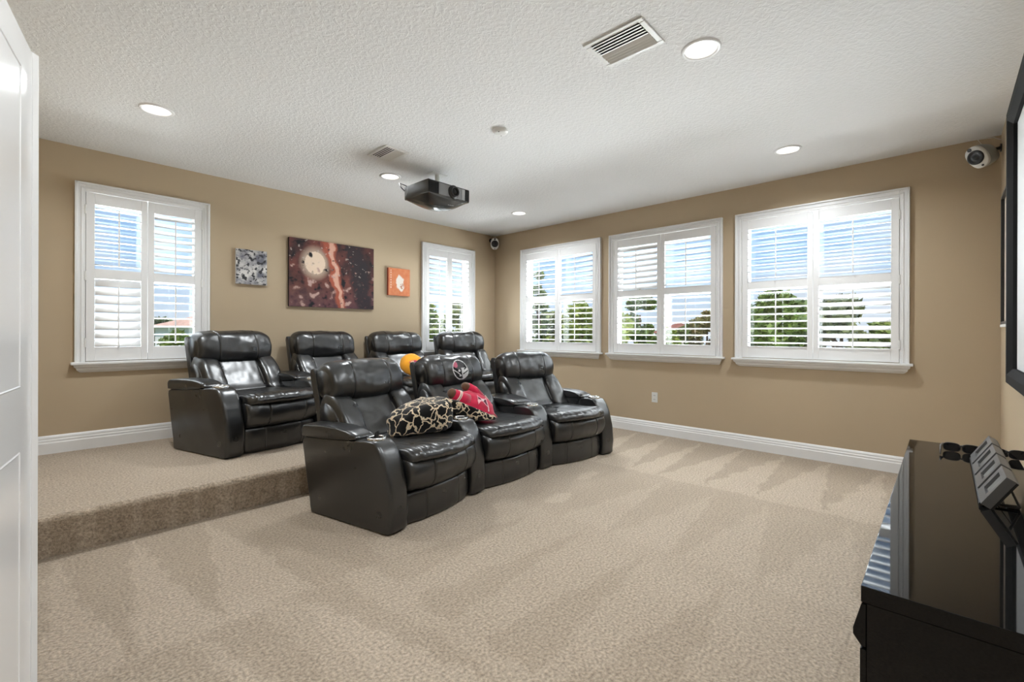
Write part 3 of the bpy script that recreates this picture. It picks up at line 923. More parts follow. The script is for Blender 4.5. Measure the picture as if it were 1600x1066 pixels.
def plush():
    # frame: x to the right in the picture, z up the backrest, y away from the viewer
    T = thing('plush_toy', 'red jersey plush with brown paws and a flag emblem lying on the middle recliner', 'plush toy', (-2.53, -2.30, 0.575), 0)
    T.rotation_euler = (R(-38), R(22), R(-6))
    body = blob('jersey_body', (0.03, 0, 0), (0.195, 0.085, 0.135), M_RED, T, lump=0.10, seed=2, e=0.85)
    slv = MB().tube([(-0.10, 0.0, 0.005), (-0.16, -0.01, 0.015), (-0.225, -0.015, 0.03)], [0.085, 0.062, 0.05], 18).build('sleeve', M_RED, T, smooth=True)
    for t in (-0.175, -0.190):
        MB().tube([(t, -0.012, 0.02), (t-0.006, -0.0125, 0.0215)], [0.0645, 0.0635], 18).build('cuff_stripe', M_STRIPE, slv)
    blob('paw', (-0.235, -0.015, 0.035), (0.04, 0.04, 0.045), M_BROWN, T, seed=4)
    s2 = MB().tube([(0.06, -0.02, 0.10), (0.0, -0.03, 0.135), (-0.07, -0.035, 0.15)], [0.055, 0.05, 0.042], 16).build('sleeve', M_RED, T, smooth=True)
    blob('paw', (-0.085, -0.035, 0.148), (0.045, 0.036, 0.04), M_BROWN, T, seed=6)
    blob('hood', (0.055, 0.0, 0.115), (0.10, 0.06, 0.045), M_REDD, T, seed=9, lump=0.2)
    blob('leg', (0.19, -0.01, -0.075), (0.065, 0.055, 0.05), M_REDD, T, rot=(0, 0.5, 0), seed=8)
    MB().tube([(0.115, -0.055, 0.115), (0.16, -0.04, 0.095), (0.20, -0.02, 0.05)], 0.006, 8).build('shoulder_stripe', M_STRIPE, T)
    def flag(u, v):
        P, D, Wc = (0.80, 0.42, 0.45), (0.10, 0.012, 0.03), (0.80, 0.66, 0.66)
        # wavy banner with a pale border, a pole at the right and a skull-like knot
        top = 0.92-0.14*math.sin(u*4.0); bot = 0.40+0.16*math.sin(u*4.5+0.6)
        inb = 0.02 < u < 0.74 and bot < v < top
        if 0.74 <= u-0.0+0.10*(v-0.5) <= 0.83 and 0.04 < v < 0.98: return Wc if v < 0.3 else P
        if u < 0.30 and v <= bot and v > bot-0.26*(1-u/0.30)-0.02: return P
        if inb:
            if u < 0.07 or v-bot < 0.075 or top-v < 0.075: return P
            if ell(u, v, 0.42, 0.70, 0.12, 0.12) < 1: return Wc
            if abs(v-0.52+0.25*(u-0.42)) < 0.03 and abs(u-0.42) < 0.16: return P
            return D
        return None
    bpy.context.view_layer.update()
    tag(drape_print(body, 'flag_emblem', flag, -0.02, 0.13, -0.075, 0.075, 40, origin=lambda x, z: Vector((x, -0.6, z)), lift=0.003), 'pale outlined flag emblem')
plush()

# ------------------------------------------------------------------ orange round cushion on the platform row
M_ORANGE = mat('orange_plush', (0.86, 0.36, 0.025), 0.85, 0.2, bump=(140, 0.3, 0.003, 3), vary=(10, 0.12), sheen=0.3)
T = thing('round_cushion', 'orange round cushion propped on a platform recliner behind the front row', 'cushion', (-1.985, -0.60, PLAT_Z+0.478), 0)
cb = blob('cover', (0, 0, 0.125), (0.14, 0.08, 0.135), M_ORANGE, T, rot=(R(-25), 0, R(-20)), seed=3, lump=0.05)
def patch(u, v):
    d = ell(u, v, 0.5, 0.5, 0.5, 0.5)
    if d > 1: return None
    return (0.75, 0.16, 0.10) if d > 0.6 else ((0.45, 0.02, 0.10) if u > 0.45 else (0.85, 0.5, 0.3))
bpy.context.view_layer.update()
drape_print(cb, 'patch', patch, -0.07, 0.05, 0.12, 0.18, 24, origin=lambda x, z: Vector((x, -0.6, z)), lift=0.003)

# small black folded thing standing in the first cup holder
T = thing('sunglasses', 'small black folded sunglasses stuck in the nearest cup holder', 'sunglasses', (-3.662, -2.672, 0.55), R(30))
for s in (-1, 1):
    MB().loft([[Vector((s*0.012+0.010*math.cos(a*PI/6), y, 0.022+0.018*math.sin(a*PI/6))) for a in range(12)] for y in (-0.004, 0.004)]).build('lens', M_BLACK, T, bevel=0.001, seg=1)
MB().tube([(-0.012, 0.004, 0.02), (0.0, 0.012, 0.006), (0.018, 0.012, 0.0)], 0.003, 6).build('temple', M_BLACK, T)
MB().tube([(0.012, 0.004, 0.02), (0.0, 0.018, 0.008), (-0.02, 0.016, 0.0)], 0.003, 6).build('temple', M_BLACK, T)

# ================================================================== CANVASES (generic pictures)
def canvas(label, x0, x1, z0, z1, fn, edge_col, nx, nz):
    T = thing('wall_canvas', label, 'canvas print', ((x0+x1)/2, 0, z0), 0, 'canvases between the poster wall windows')
    w = (x1-x0)/2; h_ = z1-z0; d = 0.036
    MB().box(-w, w, -d, -0.001, 0, h_).build('stretched_canvas', mat('canvas_edge_%d' % len(MAT), edge_col, 0.8, 0.2), T, bevel=0.003)
    grid_print('picture', 1, 1, nx, nz, fn, T, lambda u, v: Vector((-w+2*w*u, -d-0.0012, h_*v)))
def mix3(a, b, t):
    t = max(0, min(1, t)); return tuple(a[k]*(1-t)+b[k]*t for k in range(3))
def art_dark(u, v):
    n1 = fbm(u*5, v*4, 1.0); n2 = fbm(u*11+3, v*9, 4.0); n3 = fbm(u*24, v*20, 9.0)
    c = mix3((0.030, 0.016, 0.017), (0.15, 0.045, 0.035), 0.45+1.6*n1+(0.25-abs(u-0.42))*0.5)
    c = mix3(c, (0.30, 0.15, 0.10), max(0, (0.50-v)*1.3)*(0.5+2.0*n2)*(1.1-u))
    c = mix3(c, (0.10, 0.045, 0.075), max(0, (0.35-v)*1.4))
    d = math.hypot((u-0.28)*1.5, v-0.66)
    c = mix3(c, (0.70, 0.55, 0.42), 1 if d < 0.17 else max(0, 0.55-(d-0.17)*5))
    if n2 > 0.16 and v < 0.62: c = mix3(c, (0.45, 0.30, 0.26), min(1, (n2-0.16)*6))
    if n2 < -0.17: c = mix3(c, (0.010, 0.009, 0.012), min(1, (-n2-0.17)*7))
    for off, wd, col in ((0.0, 0.075, (0.36, 0.09, 0.05)), (0.015, 0.030, (0.62, 0.36, 0.27)), (0.30, 0.12, (0.022, 0.018, 0.022))):
        q = (u-0.44-off)-(0.9-v)*0.17+n1*0.10
        if abs(q) < wd and n3 > -0.28: c = mix3(c, col, min(0.9, (1-abs(q)/wd)*2.2))
    if n3 > 0.30 and v > 0.5: c = mix3(c, (0.5, 0.42, 0.38), 0.5)
    return c
def art_grey(u, v):
    n1 = fbm(u*2.6+v*2.0, v*3.4-u*1.5, 2.0); n2 = fbm(u*6+v*5, v*9-u*4, 6.0)
    c = mix3((0.14, 0.14, 0.17), (0.62, 0.60, 0.58), 0.55+1.9*n1-(v-0.5)*0.3+(0.5-u)*0.2)
    if n2 > 0.05: c = mix3(c, (0.04, 0.04, 0.045), min(1, (n2-0.05)*8))
    return c
def art_orange(u, v):
    c = mix3((0.55, 0.15, 0.06), (0.62, 0.24, 0.11), 0.5+fbm(u*6, v*6, 3.0))
    n = fbm(u*5, v*5, 8.0)*0.12
    d = ell(u, v, 0.54+n, 0.46, 0.20, 0.34, 0.2)
    if d < 1: c = mix3(c, (0.72, 0.66, 0.60), min(1, (1-d)*3))
    if ell(u, v, 0.62, 0.36, 0.09, 0.11) < 1 and fbm(u*14, v*14, 1.0) > 0: c = (0.45, 0.22, 0.14)
    if u < 0.14 and u > 0.09 and 0.25 < v < 0.93 and math.sin(v*70) > -0.2: c = (0.70, 0.45, 0.34)
    return c
canvas('large dark maroon canvas with a pale disc in the middle of the poster wall', -3.185, -2.165, 1.49, 2.245, art_dark, (0.035, 0.025, 0.025), 170, 126)
canvas('small grey and white canvas left of the large dark one', -3.70, -3.41, 1.695, 2.05, art_grey, (0.55, 0.54, 0.53), 72, 84)
canvas('small orange canvas right of the large dark one', -1.955, -1.63, 1.685, 2.04, art_orange, (0.30, 0.05, 0.025), 72, 84)

# ================================================================== PROJECTOR
M_PROJ = mat('projector_gunmetal', (0.045, 0.045, 0.044), 0.22, 0.6, coat=0.3)
def projector():
    x0, x1, yf, yb, zt = -2.664, -2.168, -1.838, -1.458, 2.60
    cx, cy = (x0+x1)/2, (yf+yb)/2
    T = thing('projector', 'black projector hanging from the ceiling mount', 'projector', (cx, cy, zt), 0)
    hw, hd_ = (x1-x0)/2, (yb-yf)/2
    loops = []
    n = 20
    for j in range(25):
        t = j/24; y = -hd_+2*hd_*t
        pinch = 1-0.02*(abs(2*t-1)**6)
        l = [(-hw*pinch, y, 0), (-hw*pinch, y, -0.06), (-hw*pinch, y, -0.118)]
        for k in range(n+1):
            s = -1+2*k/n
            d = 0.085*(1-abs(s)**2.4)*(max(0, math.sin(PI*min(1, 0.02+t*0.98)))**0.55)
            l.append((hw*pinch*s*0.985, y, -0.124-d))
        l += [(hw*pinch, y, -0.118), (hw*pinch, y, -0.06), (hw*pinch, y, 0)]
        loops.append([Vector(p) for p in l])
    body = MB().loft(loops).build('body', M_PROJ, T)
    body.data.polygons.foreach_set('use_smooth', [True]*len(body.data.polygons))
    body.data.set_sharp_from_angle(angle=R(35))
    # front face furniture: grille on the left, lens, grey side panel, grille on the right
    g = MB().box(-hw+0.008, -hw+0.12, -hd_-0.004, -hd_+0.001, -0.115, -0.008).build('intake_grille', M_BLACKMATT, T)
    for k in range(9):
        MB().box(-hw+0.012+k*0.012, -hw+0.017+k*0.012, -hd_-0.008, -hd_-0.003, -0.108, -0.012).build('grille_bar', M_BLACK, g)
    MB().box(-hw+0.12, hw-0.10, -hd_-0.005, -hd_+0.001, -0.115, -0.008).build('front_plate', M_GREY, T, bevel=0.002)
    MB().box(hw-0.10, hw-0.062, -hd_-0.007, -hd_+0.001, -0.112, -0.010).build('side_plate', M_SILVER, T, bevel=0.002)
    g = MB().box(hw-0.06, hw-0.006, -hd_-0.005, -hd_+0.001, -0.112, -0.010).build('exhaust_grille', M_BLACKMATT, T)
    for k in range(4):
        MB().box(hw-0.055+k*0.013, hw-0.049+k*0.013, -hd_-0.009, -hd_-0.004, -0.105, -0.016).build('grille_bar', M_BLACK, g)
    ln = MB().lathe([(0.064, 0.0), (0.064, -0.012), (0.058, -0.016), (0.052, -0.014), (0.050, -0.030), (0.044, -0.036), (0.038, -0.032), (0.034, -0.020)], c=(0.045, -hd_, -0.062), axis='Y', seg=36).build('lens_barrel', M_BLACK, T, smooth=True)
    MB().lathe([(0.036, -0.020), (0.026, -0.026), (0.012, -0.029), (0.0008, -0.030)], c=(0.045, -hd_, -0.062), axis='Y', seg=30).build('lens_glass', M_GLOSS, ln, smooth=True)
    # light lettering strokes and small marks under the body (too small to read in the photo)
    for k, wdt in enumerate((0.007, 0.004, 0.006, 0.004, 0.006, 0.005, 0.004)):
        x = 0.02+k*0.011
        s = x/hw; tt = 0.13
        d = 0.085*(1-abs(s)**2.4)*(math.sin(PI*tt)**0.55)
        MB().box(x, x+wdt, -hd_+2*hd_*tt-0.005, -hd_+2*hd_*tt+0.005, -0.127-d, -0.122-d).build('logo_stroke', M_SILVER, body)
    # ceiling mount
    mt_ = MB().box(-0.09, 0.09, -0.05, 0.05, H-zt-0.006, H-zt).build('mount_plate', M_PLASTW, T, bevel=0.002)
    MB().lathe([(0.022, 0.03), (0.022, H-zt-0.004)], c=(0.0, 0, 0), seg=20).build('mount_post', M_PLASTW, mt_)
    MB().box(-0.12, 0.12, -0.06, -0.03, 0.012, 0.03).box(-0.12, 0.12, 0.03, 0.06, 0.012, 0.03).box(-0.02, 0.02, -0.06, 0.06, 0.03, 0.05).build('mount_bracket', M_PLASTW, T, bevel=0.002)
    for sx in (-0.11, 0.11):
        for sy in (-0.045, 0.045): MB().lathe([(0.0005, 0.04), (0.009, 0.04), (0.009, -0.002)], c=(sx, sy, 0), seg=12).build('mount_screw', M_BLACK, T)
    MB().tube([(-hw+0.09, hd_-0.02, -0.01), (-hw+0.03, hd_+0.04, 0.035), (-hw-0.02, hd_+0.05, 0.045), (-hw-0.015, hd_+0.03, 0.0), (-hw+0.02, hd_-0.005, -0.05)], 0.0045, 8).build('cable', M_BLACK, T, smooth=True)
projector()

# ================================================================== SATELLITE SPEAKERS
M_SPK = mat('speaker_grey_shell', (0.30, 0.31, 0.30), 0.35, 0.5)
def speaker(label, loc, aim, wall_pt, roll=0.0):
    T = thing('satellite_speaker', label, 'speaker', loc, 0, 'corner satellite speakers')
    q = Vector(aim).to_track_quat('-Y', 'Z')
    rot = q.to_matrix().to_4x4() @ Matrix.Rotation(roll, 4, 'Y')
    def ov(f, y): return [rot @ Vector((0.064*f*math.cos(a*PI/18), y, 0.098*f*math.sin(a*PI/18)*(1.0+0.10*math.cos(2*a*PI/18)))) for a in range(36)]
    MB().loft([ov(0.97, -0.052), ov(1.0, -0.03), ov(0.98, 0.01), ov(0.84, 0.06), ov(0.55, 0.09), ov(0.2, 0.10)]).build('shell', M_SPK, T, smooth=True)
    MB().loft([ov(1.0, -0.040), ov(1.0, -0.056), ov(0.93, -0.064), ov(0.02, -0.066)]).build('baffle', M_PLASTW, T, smooth=True)
    rm = rot
    dr = MB().lathe([(0.053, -0.064), (0.053, -0.074), (0.047, -0.078), (0.040, -0.074), (0.017, -0.0685), (0.013, -0.073), (0.0006, -0.075)], axis='Y', seg=32, mtx=rm).build('driver', M_BLACK, T, smooth=True)
    MB().lathe([(0.0006, -0.069), (0.013, -0.069), (0.014, -0.062)], c=(0, 0, 0.072), axis='Y', seg=16, mtx=rm).build('tweeter', M_BLACK, T)
    MB().lathe([(0.0006, -0.069), (0.007, -0.069), (0.008, -0.062)], c=(0, 0, -0.075), axis='Y', seg=12, mtx=rm).build('port', M_BLACK, T)
    w = Vector(wall_pt)-Vector(loc)
    MB().tube([rot @ Vector((0, 0.07, 0.03)), w*0.55+Vector((0, 0, 0.01)), w], [0.014, 0.013, 0.013], 10).build('bracket_arm', M_BLACK, T, smooth=True)
    MB().lathe([(0.0005, -0.005), (0.03, -0.005), (0.03, 0.005), (0.0005, 0.005)], c=w, axis='Y', seg=20).build('bracket_plate', M_BLACK, T)
    MB().tube([rot @ Vector((0.01, 0.05, 0.06)), rot @ Vector((0.02, 0.04, 0.13)), w*0.6+Vector((0, 0, 0.10)), w+Vector((0, 0, 0.06))], 0.003, 6).build('cable', M_PLASTW, T)
speaker('white and grey corner speaker high up beside the projection screen', (-0.20, -5.452, 2.555), (-0.74, 0.58, -0.30), (-0.05, -5.556, 2.63), roll=R(-24))
speaker('small white corner speaker in the far corner between both window walls', (-0.125, -0.12, 2.592), (-0.62, -0.70, -0.18), (-0.10, -0.006, 2.66))

# ================================================================== PROJECTION SCREEN AND PICTURE ON THE FRONT WALL
def screen():
    x0, x1, z0, z1 = -4.0, -1.33, 0.925, 2.455
    T = thing('projection_screen', 'white projection screen in a wide black frame on the right edge', 'screen', ((x0+x1)/2, YF, z0), 0)
    w, h_ = (x1-x0)/2, z1-z0
    fr = 0.085
    y0, y1 = 0.012, 0.062
    def bar(pts, nm):
        # mitred bar: outer edge pts[0:2], inner edge pts[2:4], with a sloped inner lip
        loops = []
        for o_, i_ in ((pts[0], pts[3]), (pts[1], pts[2])):
            o_, i_ = Vector(o_), Vector(i_)
            m_ = o_.lerp(i_, 0.6)
            loops.append([Vector((o_.x, y0, o_.y)), Vector((o_.x, y1-0.006, o_.y)), Vector((o_.lerp(i_, .06).x, y1, o_.lerp(i_, .06).y)), Vector((m_.x, y1, m_.y)), Vector((i_.x, y1-0.022, i_.y)), Vector((i_.x, y0, i_.y))])
        MB().loft(loops).build(nm, M_BLACKMATT, T)
    O = [(-w, 0), (w, 0), (w, h_), (-w, h_)]; I = [(-w+fr, fr), (w-fr, fr), (w-fr, h_-fr), (-w+fr, h_-fr)]
    for k in range(4): bar([O[k], O[(k+1) % 4], I[(k+1) % 4], I[k]], 'frame_bar')
    MB().box(-w+fr-0.005, w-fr+0.005, y0+0.004, y0+0.012, fr-0.005, h_-fr+0.005).build('screen_fabric', M_SCREEN, T)
    for sx in (-w*0.6, w*0.6): MB().box(sx-0.03, sx+0.03, 0.0, y0, h_-0.09, h_-0.03).build('wall_clip', M_BLACK, T)
screen()
T = thing('framed_picture', 'thin dark framed picture seen edge-on between projection screen and corner', 'picture frame', (-0.78, YF, 1.27), 0)
mb = MB()
for (a, b, c, d) in ((-0.32, -0.30, 0, 0.895), (0.30, 0.32, 0, 0.895), (-0.30, 0.30, 0.875, 0.895), (-0.30, 0.30, 0.0, 0.02)): mb.box(a, b, 0.0, 0.03, c, d)
mb.build('frame', M_BLACK, T, bevel=0.002)
MB().box(-0.30, 0.30, 0.0, 0.012, 0.02, 0.875).build('print', mat('cream_print', (0.55, 0.46, 0.36), 0.6, 0.3, vary=(6, 0.12)), T)
MB().box(-0.32, 0.32, 0.0, 0.032, -0.018, -0.001).build('picture_ledge', M_PLASTW, T)

# ================================================================== MEDIA CONSOLE
def console():
    x0, x1, yfr, ybk, zt = -3.752, -1.58, -5.095, -5.515, 0.58
    T = thing('media_console', 'low black high-gloss media console under the projection screen', 'console', ((x0+x1)/2, (yfr+ybk)/2, 0), 0)
    w, d = (x1-x0)/2, (yfr-ybk)/2      # front at +y
    MB().box(-w, w, -d, d, zt-0.04, zt).build('top', M_GLOSS, T, bevel=0.002)
    for s in (-1, 1):
        MB().box(min(s*w, s*(w-0.035)), max(s*w, s*(w-0.035)), -d, d-0.012, 0.03, zt-0.041).build('side_panel', M_GLOSS, T, bevel=0.0015)
    MB().box(-w+0.036, w-0.036, -d, -d+0.012, 0.08, zt-0.042).build('back_panel', M_BLACKMATT, T)
    MB().box(-w+0.036, w-0.036, -d+0.013, d-0.03, 0.05, 0.075).build('bottom_panel', M_GLOSS, T)
    MB().box(-w+0.04, w-0.04, -d+0.02, d-0.05, 0.0, 0.05).build('plinth', M_BLACKMATT, T)
    n = 3
    for k in range(n):
        a = -w+0.002+k*(2*w-0.004)/n+0.002; b = a+(2*w-0.004)/n-0.004
        prof = [(d-0.011, zt-0.045), (d-0.001, zt-0.045), (d+0.016, zt-0.112), (d+0.016, zt-0.128), (d-0.001, zt-0.152), (d-0.011, zt-0.152)]
        dr = MB().prism(prof, lambda y, z, t: (t, y, z), a, b).build('drawer', M_GLOSS, T, bevel=0.0015, seg=1)
        MB().box(a, b, d-0.011, d+0.002, 0.08, zt-0.158).build('door', M_GLOSS, T, bevel=0.002)
console()

# row of four grey framed blocks on the console
def frame_row():
    T = thing('frame_stand', 'row of four small grey frames leaning back on the black console', 'frame stand', (-2.40, -5.37, 0.583), 0)
    L = 0.23
    tilt = math.atan2(0.105, 0.062)
    hgt = 0.125
    M_FR = mat('pewter_plastic', (0.12, 0.12, 0.12), 0.35, 0.5, metal=0.2)
    M_IN = mat('pewter_inset', (0.20, 0.20, 0.19), 0.6, 0.3)
    mtx = Matrix.Rotation(PI-tilt, 4, 'X')
    for k in range(4):
        cx = -0.32+k*0.235
        dz = 0.012
        # local: x along row, a up the slope, t thickness
        def P(x, a, t):
            return Vector((cx+x, 0.03-a*math.cos(tilt)+t*math.sin(tilt), dz+a*math.sin(tilt)+t*math.cos(tilt)))
        def bx(mb, xa, xb, aa, ab, ta, tb):
            loops = [[P(xa, a, t) for a, t in ((aa, ta), (ab, ta), (ab, tb), (aa, tb))], [P(xb, a, t) for a, t in ((aa, ta), (ab, ta), (ab, tb), (aa, tb))]]
            mb.loft(loops)
        mb = MB(); h2 = 0.1
        bx(mb, -h2, h2, 0, 0.03, -0.028, 0.0); bx(mb, -h2, h2, hgt-0.02, hgt, -0.028, 0.0)
        bx(mb, -h2, -h2+0.045, 0.03, hgt-0.02, -0.028, 0.0); bx(mb, h2-0.045, h2, 0.03, hgt-0.02, -0.028, 0.0)
        fr = mb.build('frame', M_FR, T)
        mb = MB(); bx(mb, -h2+0.04, h2-0.04, 0.025, hgt-0.015, -0.027, -0.010)
        mb.build('inset', M_IN, fr)
        mb = MB(); bx(mb, -h2+0.002, h2-0.002, 0.002, hgt-0.002, -0.036, -0.0285)
        mb.build('backing', M_BLACK, fr)
    MB().tube([(-0.40, 0.028, 0.006), (0.44, 0.028, 0.006)], 0.006, 8).build('stand_rail', M_BLACK, T)
    for x in (-0.36, 0.40):
        MB().tube([(x, 0.028, 0.005), (x, -0.07, 0.005)], 0.005, 8).build('foot', M_BLACK, T)
        MB().tube([(x, -0.07, 0.005), (x, -0.035, 0.10)], 0.004, 8).build('strut', M_BLACK, T)
frame_row()

def glasses(label, loc, rz, tip):
    T = thing('eyeglasses', label, 'glasses', loc, rz, 'viewing glasses on the console')
    M_LN = mat('dark_lens', (0.01, 0.01, 0.012), 0.03, 0.6)
    for s in (-1, 1):
        def rim(f, y): return [Vector((s*0.037+f*0.031*math.copysign(abs(math.cos(a*PI/10))**0.7, math.cos(a*PI/10)), y, 0.022+f*0.021*math.copysign(abs(math.sin(a*PI/10))**0.7, math.sin(a*PI/10)))) for a in range(20)]
        r_ = MB().loft([rim(1.0, -0.003), rim(1.12, -0.002), rim(1.12, 0.004), rim(1.0, 0.004)], cap=False).build('rim', M_BLACK, T, smooth=True)
        MB().loft([rim(1.0, -0.001), rim(1.0, 0.001)]).build('lens', M_LN, r_)
        MB().tube([(s*0.072, 0.0, 0.034), (s*0.074, 0.05, 0.034), (s*0.070, 0.10, 0.030), (s*0.066, 0.145, 0.004)], [0.005, 0.004, 0.004, 0.003], 8).build('temple', M_BLACK, T, smooth=True)
    MB().tube([(-0.010, 0, 0.028), (0, -0.002, 0.032), (0.010, 0, 0.028)], 0.004, 8).build('bridge', M_BLACK, T, smooth=True)
glasses('black viewing glasses on the far end of the console, nearer the room', (-1.80, -5.31, 0.582), R(84), 0)
glasses('black viewing glasses on the far end of the console, against the wall', (-1.80, -5.475, 0.582), R(93), 0)
T = thing('remote_control', 'slim black remote lying by the glasses at the console far end', 'remote', (-1.66, -5.40, 0.58), R(94))
MB().box(-0.085, 0.085, -0.02, 0.02, 0.0, 0.016).build('body', M_BLACK, T, bevel=0.005)
for k in range(6):
    for j in (-1, 0, 1): MB().lathe([(0.0004, 0.0185), (0.004, 0.018), (0.0045, 0.015)], c=(-0.06+k*0.02, j*0.011, 0), seg=8).build('button', M_SILVER, T)

# ================================================================== OUTSIDE
GZ = -3.2
M_GRASS = mat('lawn', (0.10, 0.19, 0.04), 0.9, 0.1, vary=(0.6, 0.35))
tag(MB().box(-60, 90, -60, 90, GZ-0.3, GZ).build('lawn', M_GRASS), 'green lawn outside below the windows', 'lawn', kind='structure')

def leaf_mat(name, c1, c2):
    mt, n, b = nodes_of(name)
    at = n.nodes.new('ShaderNodeAttribute'); at.attribute_name = 'print'
    n.links.new(at.outputs['Color'], b.inputs['Base Color'])
    b.inputs['Roughness'].default_value = 0.6
    b.inputs['Subsurface Weight'].default_value = 0.0
    return mt
M_LEAF = leaf_mat('leaf', None, None)
M_BARK = mat('bark', (0.11, 0.08, 0.055), 0.9, 0.1, bump=(30, 0.5, 0.02, 4))

def pix_pos(px, depth, z):
    x = CAM + fw*depth + rt*((px-800)/F_PX*depth)
    return Vector((x.x, x.y, z))

def tree(label, px, top_y, halfw_px, depth, c1, c2, seed, shape='round', n=7500, ls=0.16):
    rng = random.Random(seed)
    base = pix_pos(px, depth, GZ)
    ztop = CAM.z+(CY_PX-top_y)/F_PX*depth
    rad = halfw_px/F_PX*depth
    T = thing('tree', label, 'tree', base, 0, 'trees outside the windows')
    hgt = ztop-GZ
    MB().tube([(0, 0, 0), (0.05, 0.03, hgt*0.4), (0, 0, hgt*0.85)], [0.16, 0.11, 0.03], 10).build('trunk', M_BARK, T, smooth=True)
    mb = MB()
    for k in range(9):
        a = rng.uniform(0, 2*PI); z = hgt*rng.uniform(0.35, 0.8); r = rad*rng.uniform(0.4, 0.8)
        mb.tube([(0, 0, z*0.9), (r*0.5*math.cos(a), r*0.5*math.sin(a), z), (r*math.cos(a), r*math.sin(a), z*1.06)], [0.05, 0.035, 0.012], 6)
    mb.build('branches', M_BARK, T)
    v, f, cols = [], [], []
    clumps = []
    zc0 = hgt*0.42
    for k in range(26):
        if shape == 'cone':
            t = rng.random()**0.8
            zz = zc0+(hgt-zc0)*t; rr = rad*(1-t*0.97)
        else:
            t = rng.random(); zz = zc0+(hgt-zc0)*t*0.93; rr = rad*math.sqrt(max(0.02, 1-(2*t-0.75)**2/1.7))
        a = rng.uniform(0, 2*PI); q = rr*math.sqrt(rng.random())*0.85
        clumps.append((q*math.cos(a), q*math.sin(a), zz, rng.uniform(0.18, 0.38)*rad*(0.6 if shape == 'cone' else 1)))
    clumps.append((0, 0, hgt-0.12*rad, 0.16*rad))
    for k in range(n):
        cx, cy, cz, cr_ = clumps[rng.randrange(len(clumps))]
        d = Vector((rng.gauss(0, 1), rng.gauss(0, 1), rng.gauss(0, 1))).normalized()*cr_*rng.random()**0.4
        p = Vector((cx, cy, cz))+d
        if p.z > hgt: p.z = hgt-0.05
        s = ls*rng.uniform(0.6, 1.3)
        a1 = Vector((rng.gauss(0, 1), rng.gauss(0, 1), rng.gauss(0, 0.6))).normalized()
        a2 = a1.cross(Vector((rng.gauss(0, 1), rng.gauss(0, 1), rng.gauss(0, 1)))).normalized()
        i = len(v)
        v += [p+a1*s, p+a2*s*0.5, p-a1*s*0.7, p-a2*s*0.5]
        f.append((i, i+1, i+2, i+3)); cols.append(mix3(c1, c2, rng.random()))
    me = bpy.data.meshes.new('foliage')
    me.from_pydata([tuple(q) for q in v], [], f)
    at = me.attributes.new('print', 'FLOAT_COLOR', 'FACE')
    at.data.foreach_set('color', [q for c in cols for q in (*c, 1.0)])
    new_obj('foliage', me, M_LEAF, T)['kind'] = 'stuff'

DK, MD, LT = (0.07, 0.11, 0.03), (0.16, 0.24, 0.05), (0.33, 0.38, 0.09)
BR, OL = (0.26, 0.17, 0.06), (0.22, 0.24, 0.10)
tree('tall pointed evergreen tree outside the corner-side window', 842, 428, 26, 19, DK, MD, 1, 'cone', 3600)
tree('leafy green tree outside the corner-side window, right half', 905, 468, 34, 17, MD, LT, 2)
tree('dark leafy tree outside the middle window, left half', 1000, 456, 30, 18, DK, MD, 3)
tree('low bright green shrub tree outside the middle window, left half', 975, 494, 34, 13, MD, LT, 4)
tree('olive and brown tree outside the middle window, right half', 1105, 488, 32, 19, OL, BR, 5)
tree('low green tree outside the middle window, between the panels', 1045, 516, 26, 15, MD, LT, 6)
tree('big dark tree filling the left half of the right-hand window', 1208, 448, 58, 14, DK, MD, 7, n=7000)
tree('big olive tree in the right half of the right-hand window', 1315, 462, 56, 14, DK, OL, 8, n=7000)
tree('small green tree at the right end of the right-hand window', 1392, 500, 40, 16, MD, LT, 9)
tree('green tree outside the narrow window, left half', 672, 478, 26, 20, MD, LT, 10)
tree('olive tree outside the narrow window, right half', 716, 470, 26, 18, OL, LT, 12)
tree('distant dark tree outside the left window beyond the house', 252, 500, 34, 42, DK, OL, 13, n=4000, ls=0.34)
tree('bright green bush outside the left window beside the house', 276, 519, 34, 20, MD, LT, 14, n=6000)
tree('low olive tree behind the evergreen outside the corner-side window', 868, 488, 34, 25, OL, LT, 21)
tree('low bright tree at the right edge of the corner-side window', 935, 490, 28, 24, MD, LT, 22)
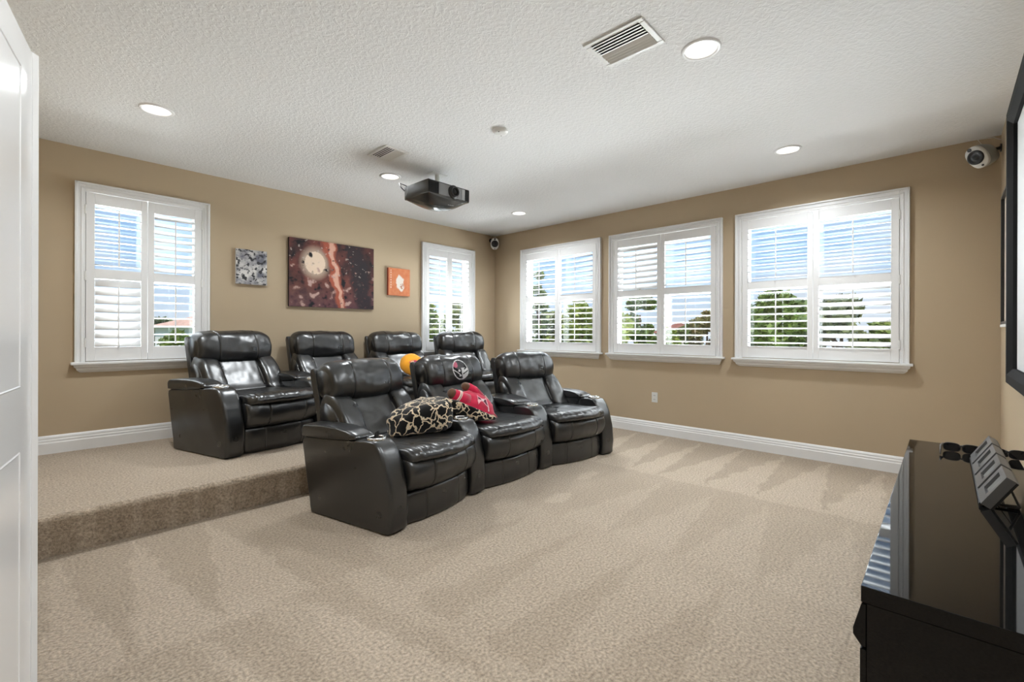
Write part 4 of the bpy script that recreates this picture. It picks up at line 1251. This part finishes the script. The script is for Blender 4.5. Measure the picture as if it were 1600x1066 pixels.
tree('low dark bush at the left edge of the middle window', 962, 500, 26, 22, DK, MD, 23)
tree('low olive bush below the red-brown roof outside the middle window', 1075, 508, 34, 22, OL, MD, 24)
tree('low bright bush at the left edge of the right-hand window', 1160, 492, 30, 22, MD, LT, 25)
tree('low olive bush between the panels of the right-hand window', 1262, 470, 34, 21, OL, LT, 26)
tree('low dark bush beyond the right end of the right-hand window', 1420, 488, 34, 22, DK, OL, 27)
tree('low green bush between the panels of the narrow window', 695, 500, 24, 26, MD, LT, 28)

def house(label, px, depth, z_eave, z_ridge, hw, hd_, wall_col, roof_col):
    b = pix_pos(px, depth, GZ)
    T = thing('house', label, 'house', b, R(20), 'houses outside')
    he, hr_ = z_eave-GZ, z_ridge-GZ
    MB().box(-hw, hw, -hd_, hd_, 0, he).build('walls', mat('stucco_%d' % len(MAT), wall_col, 0.85, 0.2), T)
    o_ = 0.45
    mb = MB()
    mb.v += [Vector(p) for p in ((-hw-o_, -hd_-o_, he), (hw+o_, -hd_-o_, he), (hw+o_, hd_+o_, he), (-hw-o_, hd_+o_, he), (-hw*0.4, 0, hr_), (hw*0.4, 0, hr_))]
    mb.f += [[0, 1, 5, 4], [2, 3, 4, 5], [1, 2, 5], [3, 0, 4], [3, 2, 1, 0]]
    mb.build('roof', mat('roof_tile_%d' % len(MAT), roof_col, 0.8, 0.2, bump=(8, 0.5, 0.05, 2), vary=(3, 0.15)), T)
    for x in (-hw*0.6, 0, hw*0.6):
        wn = MB().box(x-0.55, x+0.55, -hd_-0.06, -hd_+0.01, he-1.9, he-0.7).build('window', M_WHITE, T)
        MB().box(x-0.47, x+0.47, -hd_-0.08, -hd_-0.05, he-1.82, he-0.78).build('pane', M_GLOSS, wn)
house('white house with a salmon tile roof outside the left window', 318, 34, 1.55, 2.35, 1.8, 2.6, (0.75, 0.73, 0.70), (0.62, 0.38, 0.29))
house('distant house with a red-brown roof outside the middle window', 1062, 42, 1.2, 2.2, 1.6, 2.0, (0.62, 0.57, 0.52), (0.30, 0.13, 0.10))
